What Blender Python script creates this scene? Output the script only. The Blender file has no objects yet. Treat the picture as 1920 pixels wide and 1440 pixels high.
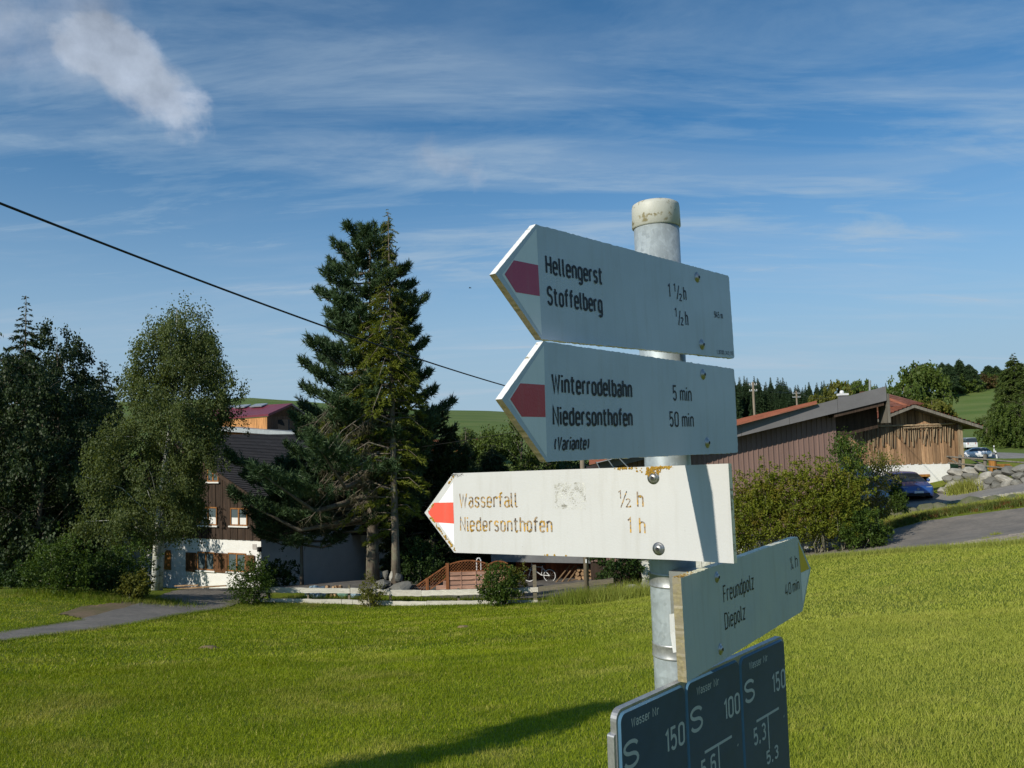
import bpy, bmesh, math, random
import numpy as np
from mathutils import Vector, Matrix

# ------------------------------------------------------------------ camera, light, exposure
SC = bpy.context.scene
F_PX, PITCH, ROLL, EYE = 1500.0, math.radians(4.0), math.radians(1.7), 1.6
FWD = np.array([0, math.cos(PITCH), math.sin(PITCH)])
_r0 = np.array([1.0, 0, 0]); _u0 = np.cross(_r0, FWD)
RGT = _r0 * math.cos(ROLL) - _u0 * math.sin(ROLL)
UPV = _u0 * math.cos(ROLL) + _r0 * math.sin(ROLL)
EYEP = np.array([0, 0, EYE])
cd = bpy.data.cameras.new("camera"); cam = bpy.data.objects.new("camera", cd)
SC.collection.objects.link(cam); SC.camera = cam
cd.sensor_fit = 'HORIZONTAL'; cd.sensor_width = 36; cd.lens = 36 * F_PX / 1920
cd.clip_start = 0.05; cd.clip_end = 5000
M = Matrix.Identity(4)
for i in range(3):
    M[i][0] = RGT[i]; M[i][1] = UPV[i]; M[i][2] = -FWD[i]; M[i][3] = EYEP[i]
cam.matrix_world = M
SUN_AZ, SUN_EL = math.radians(46), math.radians(30)      # shadows run to bearing 46 deg right of the view
sd = bpy.data.lights.new("sun", 'SUN'); sd.energy = 5.0; sd.angle = math.radians(.53); sd.color = (1, .93, .80)
sun = bpy.data.objects.new("sun", sd); SC.collection.objects.link(sun)
tow = Vector((-math.sin(SUN_AZ) * math.cos(SUN_EL), -math.cos(SUN_AZ) * math.cos(SUN_EL), math.sin(SUN_EL)))
sun.rotation_euler = tow.to_track_quat('Z', 'Y').to_euler()
SC.view_settings.view_transform = 'Standard'; SC.view_settings.look = 'None'
SC.view_settings.exposure = -0.15; SC.view_settings.gamma = 1; SC.view_settings.use_curve_mapping = False
SC.render.engine = 'CYCLES'; SC.cycles.max_bounces = 6; SC.cycles.transparent_max_bounces = 4
SC.cycles.caustics_reflective = False; SC.cycles.caustics_refractive = False
try: SC.cycles.use_denoising = True
except Exception: pass

class NT:
    """small helper to write node trees"""
    def __init__(s, nt): s.nt = nt
    def n(s, t, **k):
        nd = s.nt.nodes.new(t)
        for a, v in k.items():
            if a == 'inp':
                for kk, vv in v.items(): s.set(nd, kk, vv)
            else: setattr(nd, a, v)
        return nd
    def set(s, nd, k, v):
        i = nd.inputs[k]
        if isinstance(v, bpy.types.NodeSocket): s.nt.links.new(v, i)
        else:
            try: i.default_value = v
            except Exception: i.default_value = (v, v, v)
    def math(s, op, a, b=None, c=None, clamp=False):
        nd = s.n('ShaderNodeMath', operation=op, use_clamp=clamp); s.set(nd, 0, a)
        if b is not None: s.set(nd, 1, b)
        if c is not None: s.set(nd, 2, c)
        return nd.outputs[0]
    def vm(s, op, a, b=None, out=0):
        nd = s.n('ShaderNodeVectorMath', operation=op); s.set(nd, 0, a)
        if b is not None:
            if op == 'SCALE': s.set(nd, 3, b)
            else: s.set(nd, 1, b)
        return nd.outputs[out]
    def noise(s, vec, scale, det=4, rough=.55, dist=0.0, out=0):
        nd = s.n('ShaderNodeTexNoise', inp={'Scale': scale, 'Detail': det, 'Roughness': rough, 'Distortion': dist})
        if vec is not None: s.set(nd, 'Vector', vec)
        return nd.outputs[out]
    def map(s, v, a, b, c=0., d=1., smooth=False):
        nd = s.n('ShaderNodeMapRange', inp={0: v, 1: a, 2: b, 3: c, 4: d}, clamp=True)
        if smooth: nd.interpolation_type = 'SMOOTHSTEP'
        return nd.outputs[0]
    def mix(s, f, a, b, bt='MIX'):
        nd = s.n('ShaderNodeMix', data_type='RGBA', blend_type=bt); s.set(nd, 0, f)
        for k, v in ((6, a), (7, b)):
            if isinstance(v, bpy.types.NodeSocket): s.nt.links.new(v, nd.inputs[k])
            else: nd.inputs[k].default_value = (*v[:3], 1)
        return nd.outputs[2]
    def scalevec(s, vec, sc):
        nd = s.n('ShaderNodeMapping', inp={'Vector': vec, 'Scale': sc}); return nd.outputs[0]

# world: clear sky with thin cirrus and one small cumulus
W = bpy.data.worlds.new("World"); SC.world = W; W.use_nodes = True
w = NT(W.node_tree); W.node_tree.nodes.clear()
sky = w.n('ShaderNodeTexSky', sky_type='NISHITA'); sky.sun_disc = False
sky.sun_elevation = SUN_EL; sky.sun_rotation = math.pi + SUN_AZ; sky.altitude = 900; sky.air_density = 1.0; sky.dust_density = .6; sky.ozone_density = 3.5
tc = w.n('ShaderNodeTexCoord').outputs['Generated']
nrm = w.vm('NORMALIZE', tc)
sx = w.n('ShaderNodeSeparateXYZ', inp={0: nrm})
zc = w.math('MAXIMUM', sx.outputs[2], 0.0)
den = w.math('ADD', zc, .10)
px_ = w.math('DIVIDE', sx.outputs[0], den); py_ = w.math('DIVIDE', sx.outputs[1], den)
pv = w.n('ShaderNodeCombineXYZ', inp={0: px_, 1: py_, 2: 0.0}).outputs[0]
rot = w.n('ShaderNodeMapping', inp={'Vector': pv, 'Rotation': (0, 0, math.radians(12)), 'Scale': (.30, 1.25, 1)}).outputs[0]
c1 = w.noise(rot, 1.5, 8, .60, .9)
rot2 = w.n('ShaderNodeMapping', inp={'Vector': pv, 'Rotation': (0, 0, math.radians(-20)), 'Location': (3, 7, 0), 'Scale': (.55, 1.5, 1)}).outputs[0]
c2 = w.noise(rot2, 2.3, 8, .66, .6)
c3 = w.noise(pv, .55, 4, .5)
cir = w.math('MULTIPLY', w.map(c1, .36, .70, 0, 1), w.map(c3, .30, .62, .35, 1))
cir = w.math('ADD', cir, w.math('MULTIPLY', w.map(c2, .46, .72, 0, 1), .7), clamp=True)
haze = w.map(sx.outputs[2], .0, .45, 1.0, .0, True)
cir = w.math('MAXIMUM', cir, haze)
cir = w.math('MULTIPLY', cir, w.map(sx.outputs[2], .10, .47, .95, .30))
def pix_dir(px, py):
    d = FWD + RGT * (px - 960) / F_PX - UPV * (py - 720) / F_PX
    return d / np.linalg.norm(d)
def puff(pa, pb, rad, seed, sc, lo, hi):
    """a ragged cloud lying along the great-circle piece from direction pa to direction pb"""
    a = pix_dir(*pa); b = pix_dir(*pb); ab = b - a; L = float(ab @ ab)
    va = w.vm('SUBTRACT', nrm, tuple(a))
    t = w.math('DIVIDE', w.vm('DOT_PRODUCT', va, tuple(ab), 1), L, clamp=True)
    q = w.vm('SUBTRACT', va, w.vm('SCALE', tuple(ab), t))
    d = w.vm('LENGTH', q, None, 1)
    off = w.vm('ADD', nrm, (seed, seed * .7, 0))
    n_ = w.noise(off, sc, 9, .56, .2)
    m = w.math('SUBTRACT', 1.0, w.math('DIVIDE', d, rad))
    m = w.math('ADD', w.math('MULTIPLY', m, .9), w.math('MULTIPLY', w.math('SUBTRACT', n_, .5), 2.2))
    return w.map(m, lo, hi, 0, 1, True)
def puff_light(seed, sc):
    off = w.vm('ADD', nrm, (seed + .012, seed * .7 + .006, -.008))
    return w.noise(off, sc, 7, .6)
p1 = puff((190, 85), (318, 212), .058, 3.1, 12, .14, .70)
p2 = puff((-60, 40), (175, 25), .085, 5.3, 9, .20, 1.15)
p3 = puff((790, 290), (890, 325), .030, 8.2, 26, .3, 1.1)
p4 = puff((-400, 300), (-900, -100), .15, 2.2, 7, .3, 1.1)
pf = w.math('MAXIMUM', w.math('MULTIPLY', p1, .76), w.math('MULTIPLY', p2, .62))
pf = w.math('MAXIMUM', pf, w.math('MULTIPLY', p3, .32)); pf = w.math('MAXIMUM', pf, w.math('MULTIPLY', p4, .6))
skyc = sky.outputs[0]
skyc = w.mix(1.0, skyc, (.40, .88, 1.06), 'MULTIPLY')
CIRC, PUFC = (3.45, 4.75, 6.0), (4.9, 5.5, 6.5)
col = w.mix(cir, skyc, CIRC)
col = w.mix(w.math('MULTIPLY', w.math('MULTIPLY', w.map(c1, .46, .74, 0, 1), w.map(c2, .38, .62, .3, 1)), w.map(sx.outputs[2], .08, .45, .50, .16)), col, (4.9, 5.6, 6.5))
pl = w.map(puff_light(3.1, 13), .32, .68, .62, 1.16)
pcol = w.vm('SCALE', PUFC, pl)
col = w.mix(pf, col, pcol)
bg = w.n('ShaderNodeBackground', inp={'Color': col, 'Strength': .116})
w.nt.links.new(bg.outputs[0], w.n('ShaderNodeOutputWorld').inputs[0])

# ------------------------------------------------------------------ helpers
rng = np.random.default_rng(7); R = random.Random(5)
def P(px, py, z):
    """world point seen at photo pixel (px, py), z metres ahead"""
    return EYEP + z * (FWD + RGT * (px - 960) / F_PX - UPV * (py - 720) / F_PX)

class MB:
    def __init__(s): s.v = []; s.f = []; s.m = []
    def add(s, vs, fs, mi=0):
        o = len(s.v); s.v.extend([tuple(map(float, v)) for v in vs]); s.f.extend([tuple(i + o for i in f) for f in fs]); s.m.extend([mi] * len(fs)); return s
    def box(s, c, size, ax=None, mi=0, jit=0):
        """box centred at c; ax = three axes (rows)"""
        ax = np.eye(3) if ax is None else np.asarray(ax, float); c = np.asarray(c, float); h = np.asarray(size, float) / 2
        vs = []
        for k in range(8):
            sg = np.array([1 if k & 1 else -1, 1 if k & 2 else -1, 1 if k & 4 else -1])
            p = c + (sg * h) @ ax
            if jit: p = p + np.array([R.uniform(-jit, jit) for _ in range(3)])
            vs.append(p)
        fs = [(0, 2, 3, 1), (4, 5, 7, 6), (0, 1, 5, 4), (2, 6, 7, 3), (0, 4, 6, 2), (1, 3, 7, 5)]
        if np.linalg.det(ax) < 0: fs = [f[::-1] for f in fs]
        return s.add(vs, fs, mi)
    def bar(s, a, b, w, h, up=(0, 0, 1), mi=0):
        a = np.asarray(a, float); b = np.asarray(b, float); d = b - a; L = np.linalg.norm(d); d /= L
        u = np.asarray(up, float); x = np.cross(u, d); x /= np.linalg.norm(x); y = np.cross(d, x)
        return s.box((a + b) / 2, (w, L, h), [x, d, y], mi)
    def tube(s, pts, rad, n=8, mi=0, caps=True):
        pts = [np.asarray(p, float) for p in pts]; rad = [rad] * len(pts) if np.isscalar(rad) else rad
        prev = None; vs = []; fs = []
        for i, p in enumerate(pts):
            d = pts[min(i + 1, len(pts) - 1)] - pts[max(i - 1, 0)]; d = d / (np.linalg.norm(d) + 1e-12)
            if prev is None:
                a = np.array([0, 0, 1.]) if abs(d[2]) < .9 else np.array([1., 0, 0]); x = np.cross(a, d)
            else: x = prev - d * (prev @ d)
            x /= np.linalg.norm(x); prev = x; y = np.cross(d, x)
            for k in range(n):
                t = 2 * math.pi * k / n; vs.append(p + rad[i] * (x * math.cos(t) + y * math.sin(t)))
        for i in range(len(pts) - 1):
            for k in range(n):
                fs.append((i * n + k, i * n + (k + 1) % n, (i + 1) * n + (k + 1) % n, (i + 1) * n + k))
        if caps: fs.append(tuple(range(n))[::-1]); fs.append(tuple((len(pts) - 1) * n + k for k in range(n)))
        return s.add(vs, fs, mi)
    def lathe(s, prof, c=(0, 0, 0), ax=None, n=24, mi=0):
        """prof = [(radius, height)...] about the third axis"""
        ax = np.eye(3) if ax is None else np.asarray(ax, float); c = np.asarray(c, float); vs = []; fs = []
        for (r, z) in prof:
            for k in range(n):
                t = 2 * math.pi * k / n; vs.append(c + r * math.cos(t) * ax[0] + r * math.sin(t) * ax[1] + z * ax[2])
        for i in range(len(prof) - 1):
            for k in range(n): fs.append((i * n + k, i * n + (k + 1) % n, (i + 1) * n + (k + 1) % n, (i + 1) * n + k))
        return s.add(vs, fs, mi)
    def prism(s, poly, a, b, ax=None, c=(0, 0, 0), mi=0, mside=None):
        """polygon (u,v) swept along the third axis from a to b"""
        ax = np.eye(3) if ax is None else np.asarray(ax, float); c = np.asarray(c, float); n = len(poly)
        vs = [c + p[0] * ax[0] + p[1] * ax[1] + a * ax[2] for p in poly] + [c + p[0] * ax[0] + p[1] * ax[1] + b * ax[2] for p in poly]
        s.add(vs, [tuple(range(n))[::-1], tuple(range(n, 2 * n))], mi)
        o = len(s.v) - 2 * n
        s.f.extend([(o + k, o + (k + 1) % n, o + n + (k + 1) % n, o + n + k) for k in range(n)]); s.m.extend([mi if mside is None else mside] * n)
        return s
    def obj(s, name, mats, parent=None, smooth=False, **props):
        me = bpy.data.meshes.new(name); me.from_pydata(s.v, [], s.f)
        mats = mats if isinstance(mats, (list, tuple)) else [mats]
        for m in mats: me.materials.append(m)
        if len(mats) > 1: me.polygons.foreach_set('material_index', s.m)
        if smooth: me.polygons.foreach_set('use_smooth', [True] * len(me.polygons))
        me.update()
        return link(name, me, parent, **props)
def link(name, me, parent=None, label=None, cat=None, group=None, kind=None, loc=None):
    o = bpy.data.objects.new(name, me); SC.collection.objects.link(o)
    if parent is not None: o.parent = parent
    if loc is not None: o.location = loc
    tag(o, label, cat, group, kind); return o
def tag(o, label=None, cat=None, group=None, kind=None):
    if label: o['label'] = label
    if cat: o['category'] = cat
    if group: o['group'] = group
    if kind: o['kind'] = kind
    return o
def thing(name, label, cat, loc=(0, 0, 0), group=None, mat=None):
    o = bpy.data.objects.new(name, None); SC.collection.objects.link(o); o.location = loc; o.empty_display_size = .1
    if mat is not None: o.matrix_world = mat
    return tag(o, label, cat, group)
def copy_tree(o, loc=None, rotz=None, scale=None, label=None, parent=None):
    c = o.copy(); SC.collection.objects.link(c)
    if parent is not None: c.parent = parent
    if loc is not None: c.location = loc
    if rotz is not None: c.rotation_euler = (0, 0, rotz)
    if scale is not None: c.scale = scale if hasattr(scale, '__len__') else (scale,) * 3
    if label: c['label'] = label
    for ch in list(o.children): copy_tree(ch, parent=c)
    return c
def np_mesh(name, V, F, mat):
    """fast mesh from numpy arrays; F is (n,k)"""
    me = bpy.data.meshes.new(name); n, k = F.shape
    me.vertices.add(len(V)); me.vertices.foreach_set('co', np.ascontiguousarray(V, dtype=np.float32).ravel())
    me.loops.add(n * k); me.loops.foreach_set('vertex_index', np.ascontiguousarray(F, dtype=np.int32).ravel())
    me.polygons.add(n); me.polygons.foreach_set('loop_start', np.arange(0, n * k, k, dtype=np.int32))
    try: me.polygons.foreach_set('loop_total', np.full(n, k, dtype=np.int32))
    except Exception: pass
    me.materials.append(mat); me.update(calc_edges=True); return me

# ------------------------------------------------------------------ materials
def new_mat(name):
    m = bpy.data.materials.new(name); m.use_nodes = True; nt = m.node_tree; nt.nodes.clear(); g = NT(nt)
    out = g.n('ShaderNodeOutputMaterial'); b = g.n('ShaderNodeBsdfPrincipled'); nt.links.new(b.outputs[0], out.inputs[0])
    return m, g, b, out
def mat(name, c, rough=.7, metal=0., var=.12, scale=3., bump=0., bscale=40., c2=None, spec=.35, stretch=None, lo=.35, hi=.65, rand=0.):
    """base colour with soft noise variation towards c2, fine bump, optional per-piece shade"""
    m, g, b, out = new_mat(name)
    co = g.n('ShaderNodeTexCoord').outputs['Object']
    if stretch: co = g.scalevec(co, stretch)
    n1 = g.noise(co, scale, 5, .6)
    c2 = c2 or tuple(x * (1 - var * 2) for x in c)
    col = g.mix(g.map(n1, lo, hi), c, c2)
    n2 = g.noise(co, scale * 7, 3, .6)
    col = g.mix(1.0, col, g.n('ShaderNodeCombineColor', inp={0: g.map(n2, .2, .8, 1 - var, 1 + var), 1: g.map(n2, .2, .8, 1 - var, 1 + var), 2: g.map(n2, .2, .8, 1 - var, 1 + var)}).outputs[0], 'MULTIPLY')
    if rand:
        ri = g.n('ShaderNodeObjectInfo').outputs['Random']; v = g.map(ri, 0, 1, 1 - rand, 1 + rand)
        col = g.mix(1.0, col, g.n('ShaderNodeCombineColor', inp={0: v, 1: v, 2: v}).outputs[0], 'MULTIPLY')
    g.set(b, 'Base Color', col); g.set(b, 'Roughness', rough); g.set(b, 'Metallic', metal)
    g.set(b, 'Specular IOR Level', spec)
    if bump:
        bn = g.n('ShaderNodeBump', inp={'Strength': bump, 'Distance': .02, 'Height': g.noise(co, bscale, 5, .6)}); g.set(b, 'Normal', bn.outputs[0])
    return m
def leaf_mat(name, dark, light, trans=.35, scale=.6, warm=None, rough=.55):
    m, g, b, out = new_mat(name)
    rnd = g.n('ShaderNodeNewGeometry').outputs['Random Per Island']
    co = g.n('ShaderNodeTexCoord').outputs['Object']
    n1 = g.noise(co, scale, 3, .5)
    f = g.math('ADD', g.math('MULTIPLY', rnd, .6), g.math('MULTIPLY', g.map(n1, .3, .7), .4))
    col = g.mix(f, dark, light)
    if warm: col = g.mix(g.map(g.noise(co, scale * 1.7, 2), .52, .68, 0, .8), col, warm)
    g.set(b, 'Base Color', col); g.set(b, 'Roughness', rough); g.set(b, 'Specular IOR Level', .25)
    t = g.n('ShaderNodeBsdfTranslucent', inp={'Color': g.mix(1.0, col, (1.25, 1.15, .55), 'MULTIPLY')})
    mx = g.n('ShaderNodeMixShader', inp={0: trans}); g.nt.links.new(b.outputs[0], mx.inputs[1]); g.nt.links.new(t.outputs[0], mx.inputs[2])
    g.nt.links.new(mx.outputs[0], out.inputs[0]); return m

# ------------------------------------------------------------------ terrain
CTRL = []
def ct(x, y, z): CTRL.append((x, y, z))
def cp(px, py, z): CTRL.append(tuple(P(px, py, z)))
for c in [(0, 0, 0), (10, 0, .35), (-10, 0, -.1), (-25, 5, -.9), (0, -30, 3), (30, -30, 4), (-35, -25, 2), (0, 8, -1.2), (0, 16, -2.4), (-8, 10, -1.55),
          (30, 5, .2), (60, 0, 1), (-60, 0, -2), (70, 30, .5), (-45, 30, -4.5), (-70, 40, -5)]: ct(*c)
for c in [(0, 1205, 18), (230, 1168, 24), (430, 1142, 31), (700, 1138, 33), (1000, 1135, 30.8), (1101, 1130, 30.5), (1240, 1112, 30), (1420, 1062, 29.5),
          (1560, 1046, 29), (1700, 1036, 27), (1920, 1020, 24), (2150, 1000, 21), (1900, 985, 31), (1640, 1012, 33), (1760, 985, 34), (1750, 945, 42), (1920, 927, 37),
          (1775, 928, 44), (1920, 908, 40.5), (2150, 880, 36), (1850, 866, 50), (1920, 866, 48), (1900, 872, 82), (1860, 848, 134), (1815, 842, 142), (1780, 850, 120), (1800, 859, 112), (1840, 861, 112), (1830, 868, 80), (1920, 851, 118), (2150, 858, 95), (1920, 826, 150),
          (1640, 940, 45), (1400, 1020, 38), (1200, 1075, 38), (1500, 930, 60), (1300, 960, 60), (1700, 860, 75),
          (1870, 812, 170), (1860, 724, 260), (1790, 735, 255), (1640, 755, 270), (1500, 790, 280), (2300, 700, 260),
          (250, 1101, 45), (490, 1104, 43), (690, 1090, 38), (600, 1099, 50), (600, 1100, 58), (750, 1096, 52), (860, 1092, 48), (1050, 1106, 36), (100, 1112, 29), (0, 1100, 35), (0, 1050, 52), (-300, 1090, 45),
          (600, 862, 92), (450, 866, 92), (900, 862, 95), (850, 803, 160), (780, 768, 250), (930, 770, 250), (470, 746, 260), (560, 752, 255), (200, 760, 260), (1080, 785, 250), (-400, 780, 260)]: cp(*c)
for a in range(0, 360, 20):
    r = 420; ct(r * math.sin(math.radians(a)), r * math.cos(math.radians(a)), 6 if abs((a + 180) % 360 - 180) < 70 else 10)
for a in range(0, 360, 30):
    r = 1600; ct(r * math.sin(math.radians(a)), r * math.cos(math.radians(a)), -5)
CX = np.array(CTRL); _c2 = 1.5
def _phi(d2): return np.sqrt(d2 + _c2)
_K = _phi(((CX[:, None, :2] - CX[None, :, :2]) ** 2).sum(-1)) + np.eye(len(CX)) * -.05
_A = np.block([[_K, np.ones((len(CX), 1))], [np.ones((1, len(CX))), np.zeros((1, 1))]])
_wt = np.linalg.solve(_A, np.concatenate([CX[:, 2], [0]]))
def H(x, y):
    x = np.atleast_1d(np.asarray(x, float)); y = np.atleast_1d(np.asarray(y, float)); sh = x.shape; x = x.ravel(); y = y.ravel()
    out = np.empty(len(x))
    for i in range(0, len(x), 20000):
        q = np.stack([x[i:i + 20000], y[i:i + 20000]], -1)
        out[i:i + 20000] = _phi(((q[:, None] - CX[None, :, :2]) ** 2).sum(-1)) @ _wt[:-1] + _wt[-1]
    return out.reshape(sh)
def h1(x, y): return float(H([x], [y])[0])
def ground(px, py, z0=2., z1=300):
    """first hit of the ray through a pixel with the terrain"""
    zs = np.geomspace(z0, z1, 600); d = FWD + RGT * (px - 960) / F_PX - UPV * (py - 720) / F_PX
    p = EYEP + zs[:, None] * d; g = p[:, 2] - H(p[:, 0], p[:, 1]); k = np.argmax(g < 0)
    if g[k] >= 0: k = len(zs) - 1
    k = max(k, 1); t = g[k - 1] / (g[k - 1] - g[k] + 1e-9); q = p[k - 1] + (p[k] - p[k - 1]) * min(max(t, 0), 1)
    return np.array([q[0], q[1], h1(q[0], q[1])])
def on(px, z):
    """terrain point at image column px (at the ground there), z metres ahead"""
    py = 900.
    for _ in range(6):
        q = P(px, py, z); py += (q[2] - h1(q[0], q[1])) / z * F_PX
    q = P(px, py, z); return np.array([q[0], q[1], h1(q[0], q[1])])
# ------------------------------------------------------------------ ground sheet
def ground_mat():
    m, g, b, out = new_mat("lawn")
    co = g.n('ShaderNodeTexCoord').outputs['Object']
    big = g.noise(co, .12, 4, .55); mid = g.noise(co, .9, 5, .6); fine = g.noise(co, 14, 5, .7); vf = g.noise(co, 70, 3, .7)
    col = g.mix(g.map(mid, .3, .7), (.120, .160, .010), (.180, .205, .018))
    col = g.mix(g.map(big, .35, .65), col, (.115, .165, .012))
    dry = g.math('MULTIPLY', g.map(g.noise(co, .55, 6, .65, .5), .52, .72), .55)
    col = g.mix(dry, col, (.27, .235, .070))
    v = g.math('MULTIPLY', g.map(fine, .25, .75, .62, 1.3), g.map(vf, .2, .8, .75, 1.2))
    col = g.mix(1.0, col, g.n('ShaderNodeCombineColor', inp={0: v, 1: v, 2: v}).outputs[0], 'MULTIPLY')
    # far pasture is a fresher green, mown in faint bands
    ln = g.n('ShaderNodeSeparateXYZ', inp={0: co}); far = g.map(ln.outputs[1], 60, 110)
    wv = g.noise(g.scalevec(co, (.01, .09, 1)), 1., 3, .5)
    fc = g.mix(g.map(wv, .38, .62), (.085, .138, .028), (.128, .170, .044))
    fc = g.mix(g.math('MULTIPLY', g.map(g.noise(co, .05, 5, .6), .45, .7), .5), fc, (.14, .165, .06))
    v2 = g.map(fine, .2, .8, .85, 1.15)
    fc = g.mix(1.0, fc, g.n('ShaderNodeCombineColor', inp={0: v2, 1: v2, 2: v2}).outputs[0], 'MULTIPLY')
    col = g.mix(far, col, fc)
    g.set(b, 'Base Color', col); g.set(b, 'Roughness', .85); g.set(b, 'Specular IOR Level', .15)
    bn = g.n('ShaderNodeBump', inp={'Strength': .7, 'Distance': .04, 'Height': fine}); g.set(b, 'Normal', bn.outputs[0])
    return m
M_LAWN = ground_mat()
NA, NR = 420, 230
ang = np.linspace(0, 2 * math.pi, NA, endpoint=False); rad = np.concatenate([[0.3], np.geomspace(.6, 2200, NR - 1)])
A2, R2 = np.meshgrid(ang, rad); GX = R2 * np.sin(A2); GY = R2 * np.cos(A2); GZ = H(GX, GY)
V = np.stack([GX.ravel(), GY.ravel(), GZ.ravel()], -1)
i = np.arange(NR - 1)[:, None] * NA; j = np.arange(NA)[None, :]; j2 = (j + 1) % NA
Fq = np.stack([(i + j).ravel(), (i + j2).ravel(), (i + NA + j2).ravel(), (i + NA + j).ravel()], -1)[:, ::-1]
me = np_mesh("ground", V, Fq, M_LAWN); me.polygons.foreach_set('use_smooth', [True] * len(me.polygons))
link("ground", me, kind='structure', label='rolling green lawn and pasture')

def resample(pts, n):
    pts = np.array(pts, float); d = np.r_[0, np.cumsum(np.linalg.norm(np.diff(pts, axis=0), axis=1))]; t = np.linspace(0, d[-1], n)
    return np.stack([np.interp(t, d, pts[:, k]) for k in range(pts.shape[1])], -1)
ROADS = []
def strip(name, L, Rr, m, lift=.03, n=70, k=14, label=None, kind='structure', edge=.0):
    L = resample([p[:2] for p in L], n); Rr = resample([p[:2] for p in Rr], n); t = np.linspace(0, 1, k)[None, :, None]
    G = L[:, None] * (1 - t) + Rr[:, None] * t
    if edge:
        j = rng.normal(0, edge, (n, 2)); G[:, 0] += j; G[:, -1] += rng.normal(0, edge, (n, 2))
    Z = H(G[..., 0], G[..., 1]) + lift
    V = np.concatenate([G, Z[..., None]], -1).reshape(-1, 3)
    a = np.arange(n - 1)[:, None] * k; b = np.arange(k - 1)[None]
    F = np.stack([(a + b).ravel(), (a + b + 1).ravel(), (a + k + b + 1).ravel(), (a + k + b).ravel()], -1)
    nz = np.cross(V[F[0, 1]] - V[F[0, 0]], V[F[0, 2]] - V[F[0, 0]])[2]
    if nz < 0: F = F[:, ::-1]
    ROADS.append(np.concatenate([L, Rr[::-1]]))
    return link(name, np_mesh(name, V, F, m), kind=kind, label=label)
def in_poly(x, y, poly):
    c = np.zeros(len(x), bool); n = len(poly)
    for a in range(n):
        x0, y0 = poly[a]; x1, y1 = poly[a - 1]
        s = ((y0 > y) != (y1 > y)) & (x < (x1 - x0) * (y - y0) / (y1 - y0 + 1e-12) + x0); c ^= s
    return c
M_ASPH = mat("asphalt", (.235, .208, .178), .9, var=.22, scale=.9, bump=.6, bscale=60, c2=(.165, .150, .132))
M_ROADL = mat("light_asphalt", (.26, .25, .23), .9, var=.12, scale=.6, bump=.4, bscale=60, c2=(.20, .19, .18))
M_DIRT = mat("packed_earth", (.22, .15, .09), .95, var=.25, scale=1.2, bump=.6, bscale=20, c2=(.14, .12, .05))
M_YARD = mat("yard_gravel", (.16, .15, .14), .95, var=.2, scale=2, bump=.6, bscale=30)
gp = ground
strip('driveway', [gp(-120, 1236), gp(0, 1205), gp(180, 1181), gp(330, 1155), gp(440, 1134), gp(500, 1118)],
      [gp(-120, 1206), gp(0, 1186), gp(150, 1163), gp(250, 1136), gp(330, 1108), gp(500, 1100)], M_ASPH, .03, label='grey asphalt driveway running down to the white house', edge=.04)
strip('dirt_path', [gp(110, 1152), gp(170, 1163), gp(262, 1150)], [gp(150, 1139), gp(225, 1131), gp(300, 1124)], M_DIRT, .02, label='bare earth beside the driveway', edge=.08)
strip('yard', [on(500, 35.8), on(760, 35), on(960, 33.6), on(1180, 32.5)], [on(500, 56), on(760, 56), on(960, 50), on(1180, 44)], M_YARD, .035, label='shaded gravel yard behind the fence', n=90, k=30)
strip('lower_road', [on(1380, 31.5), on(1560, 29.8), on(1700, 27.8), on(1830, 26.0), on(1925, 24.7), on(2080, 22.8)],
      [on(1380, 35), on(1640, 34.3), on(1730, 35.6), on(1812, 35), on(1925, 33.8), on(2080, 32)], M_ASPH, .035, label='grey asphalt road below the boulder bank', edge=.03, k=30)
strip('upper_drive', [on(1540, 38.5), on(1650, 40.5), on(1775, 40.8), on(1925, 37.2), on(2080, 35)],
      [on(1540, 46), on(1650, 47.5), on(1775, 44.3), on(1925, 40.8), on(2080, 38.5)], M_ROADL, .04, label='pale drive in front of the garage and boulder wall', k=30)
strip('village_road', [on(1740, 98), on(1800, 102), on(1860, 100), on(1925, 86), on(2080, 70)],
      [on(1740, 138), on(1800, 138), on(1850, 132), on(1925, 117), on(2080, 98)], M_ROADL, .05, label='sunlit grey road beyond the wooden barn', k=30)
# concrete pavers where the road meets the lawn: every row of stones has its own joints
pav = MB(); q0 = on(1925, 24.9); q1 = on(1842, 26.1); q2 = on(1925, 28); ux = (q1 - q0); ux /= np.linalg.norm(ux); uy = np.array([-ux[1], ux[0], 0]);
if uy @ (q2 - q0) < 0: uy = -uy
for a in range(-8, 16):
    for b_ in range(0, 44):
        c = q0 + ux * (a * .205 + (.1 if b_ % 2 else 0)) + uy * (b_ * .13 + .1)
        if a * .205 > 2.6 - b_ * .06 + R.uniform(-.1, .1): continue
        z = h1(c[0], c[1]); pav.box((c[0], c[1], z + .05 + R.uniform(-.004, .004)), (.195, .120, .05), [ux, uy, (0, 0, 1)])
M_PAVER = mat("concrete_paver", (.33, .29, .25), .9, var=.15, scale=2, bump=.3)
pav.obj('paver_field', M_PAVER, kind='stuff', label='beige concrete pavers at the road edge')
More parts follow.
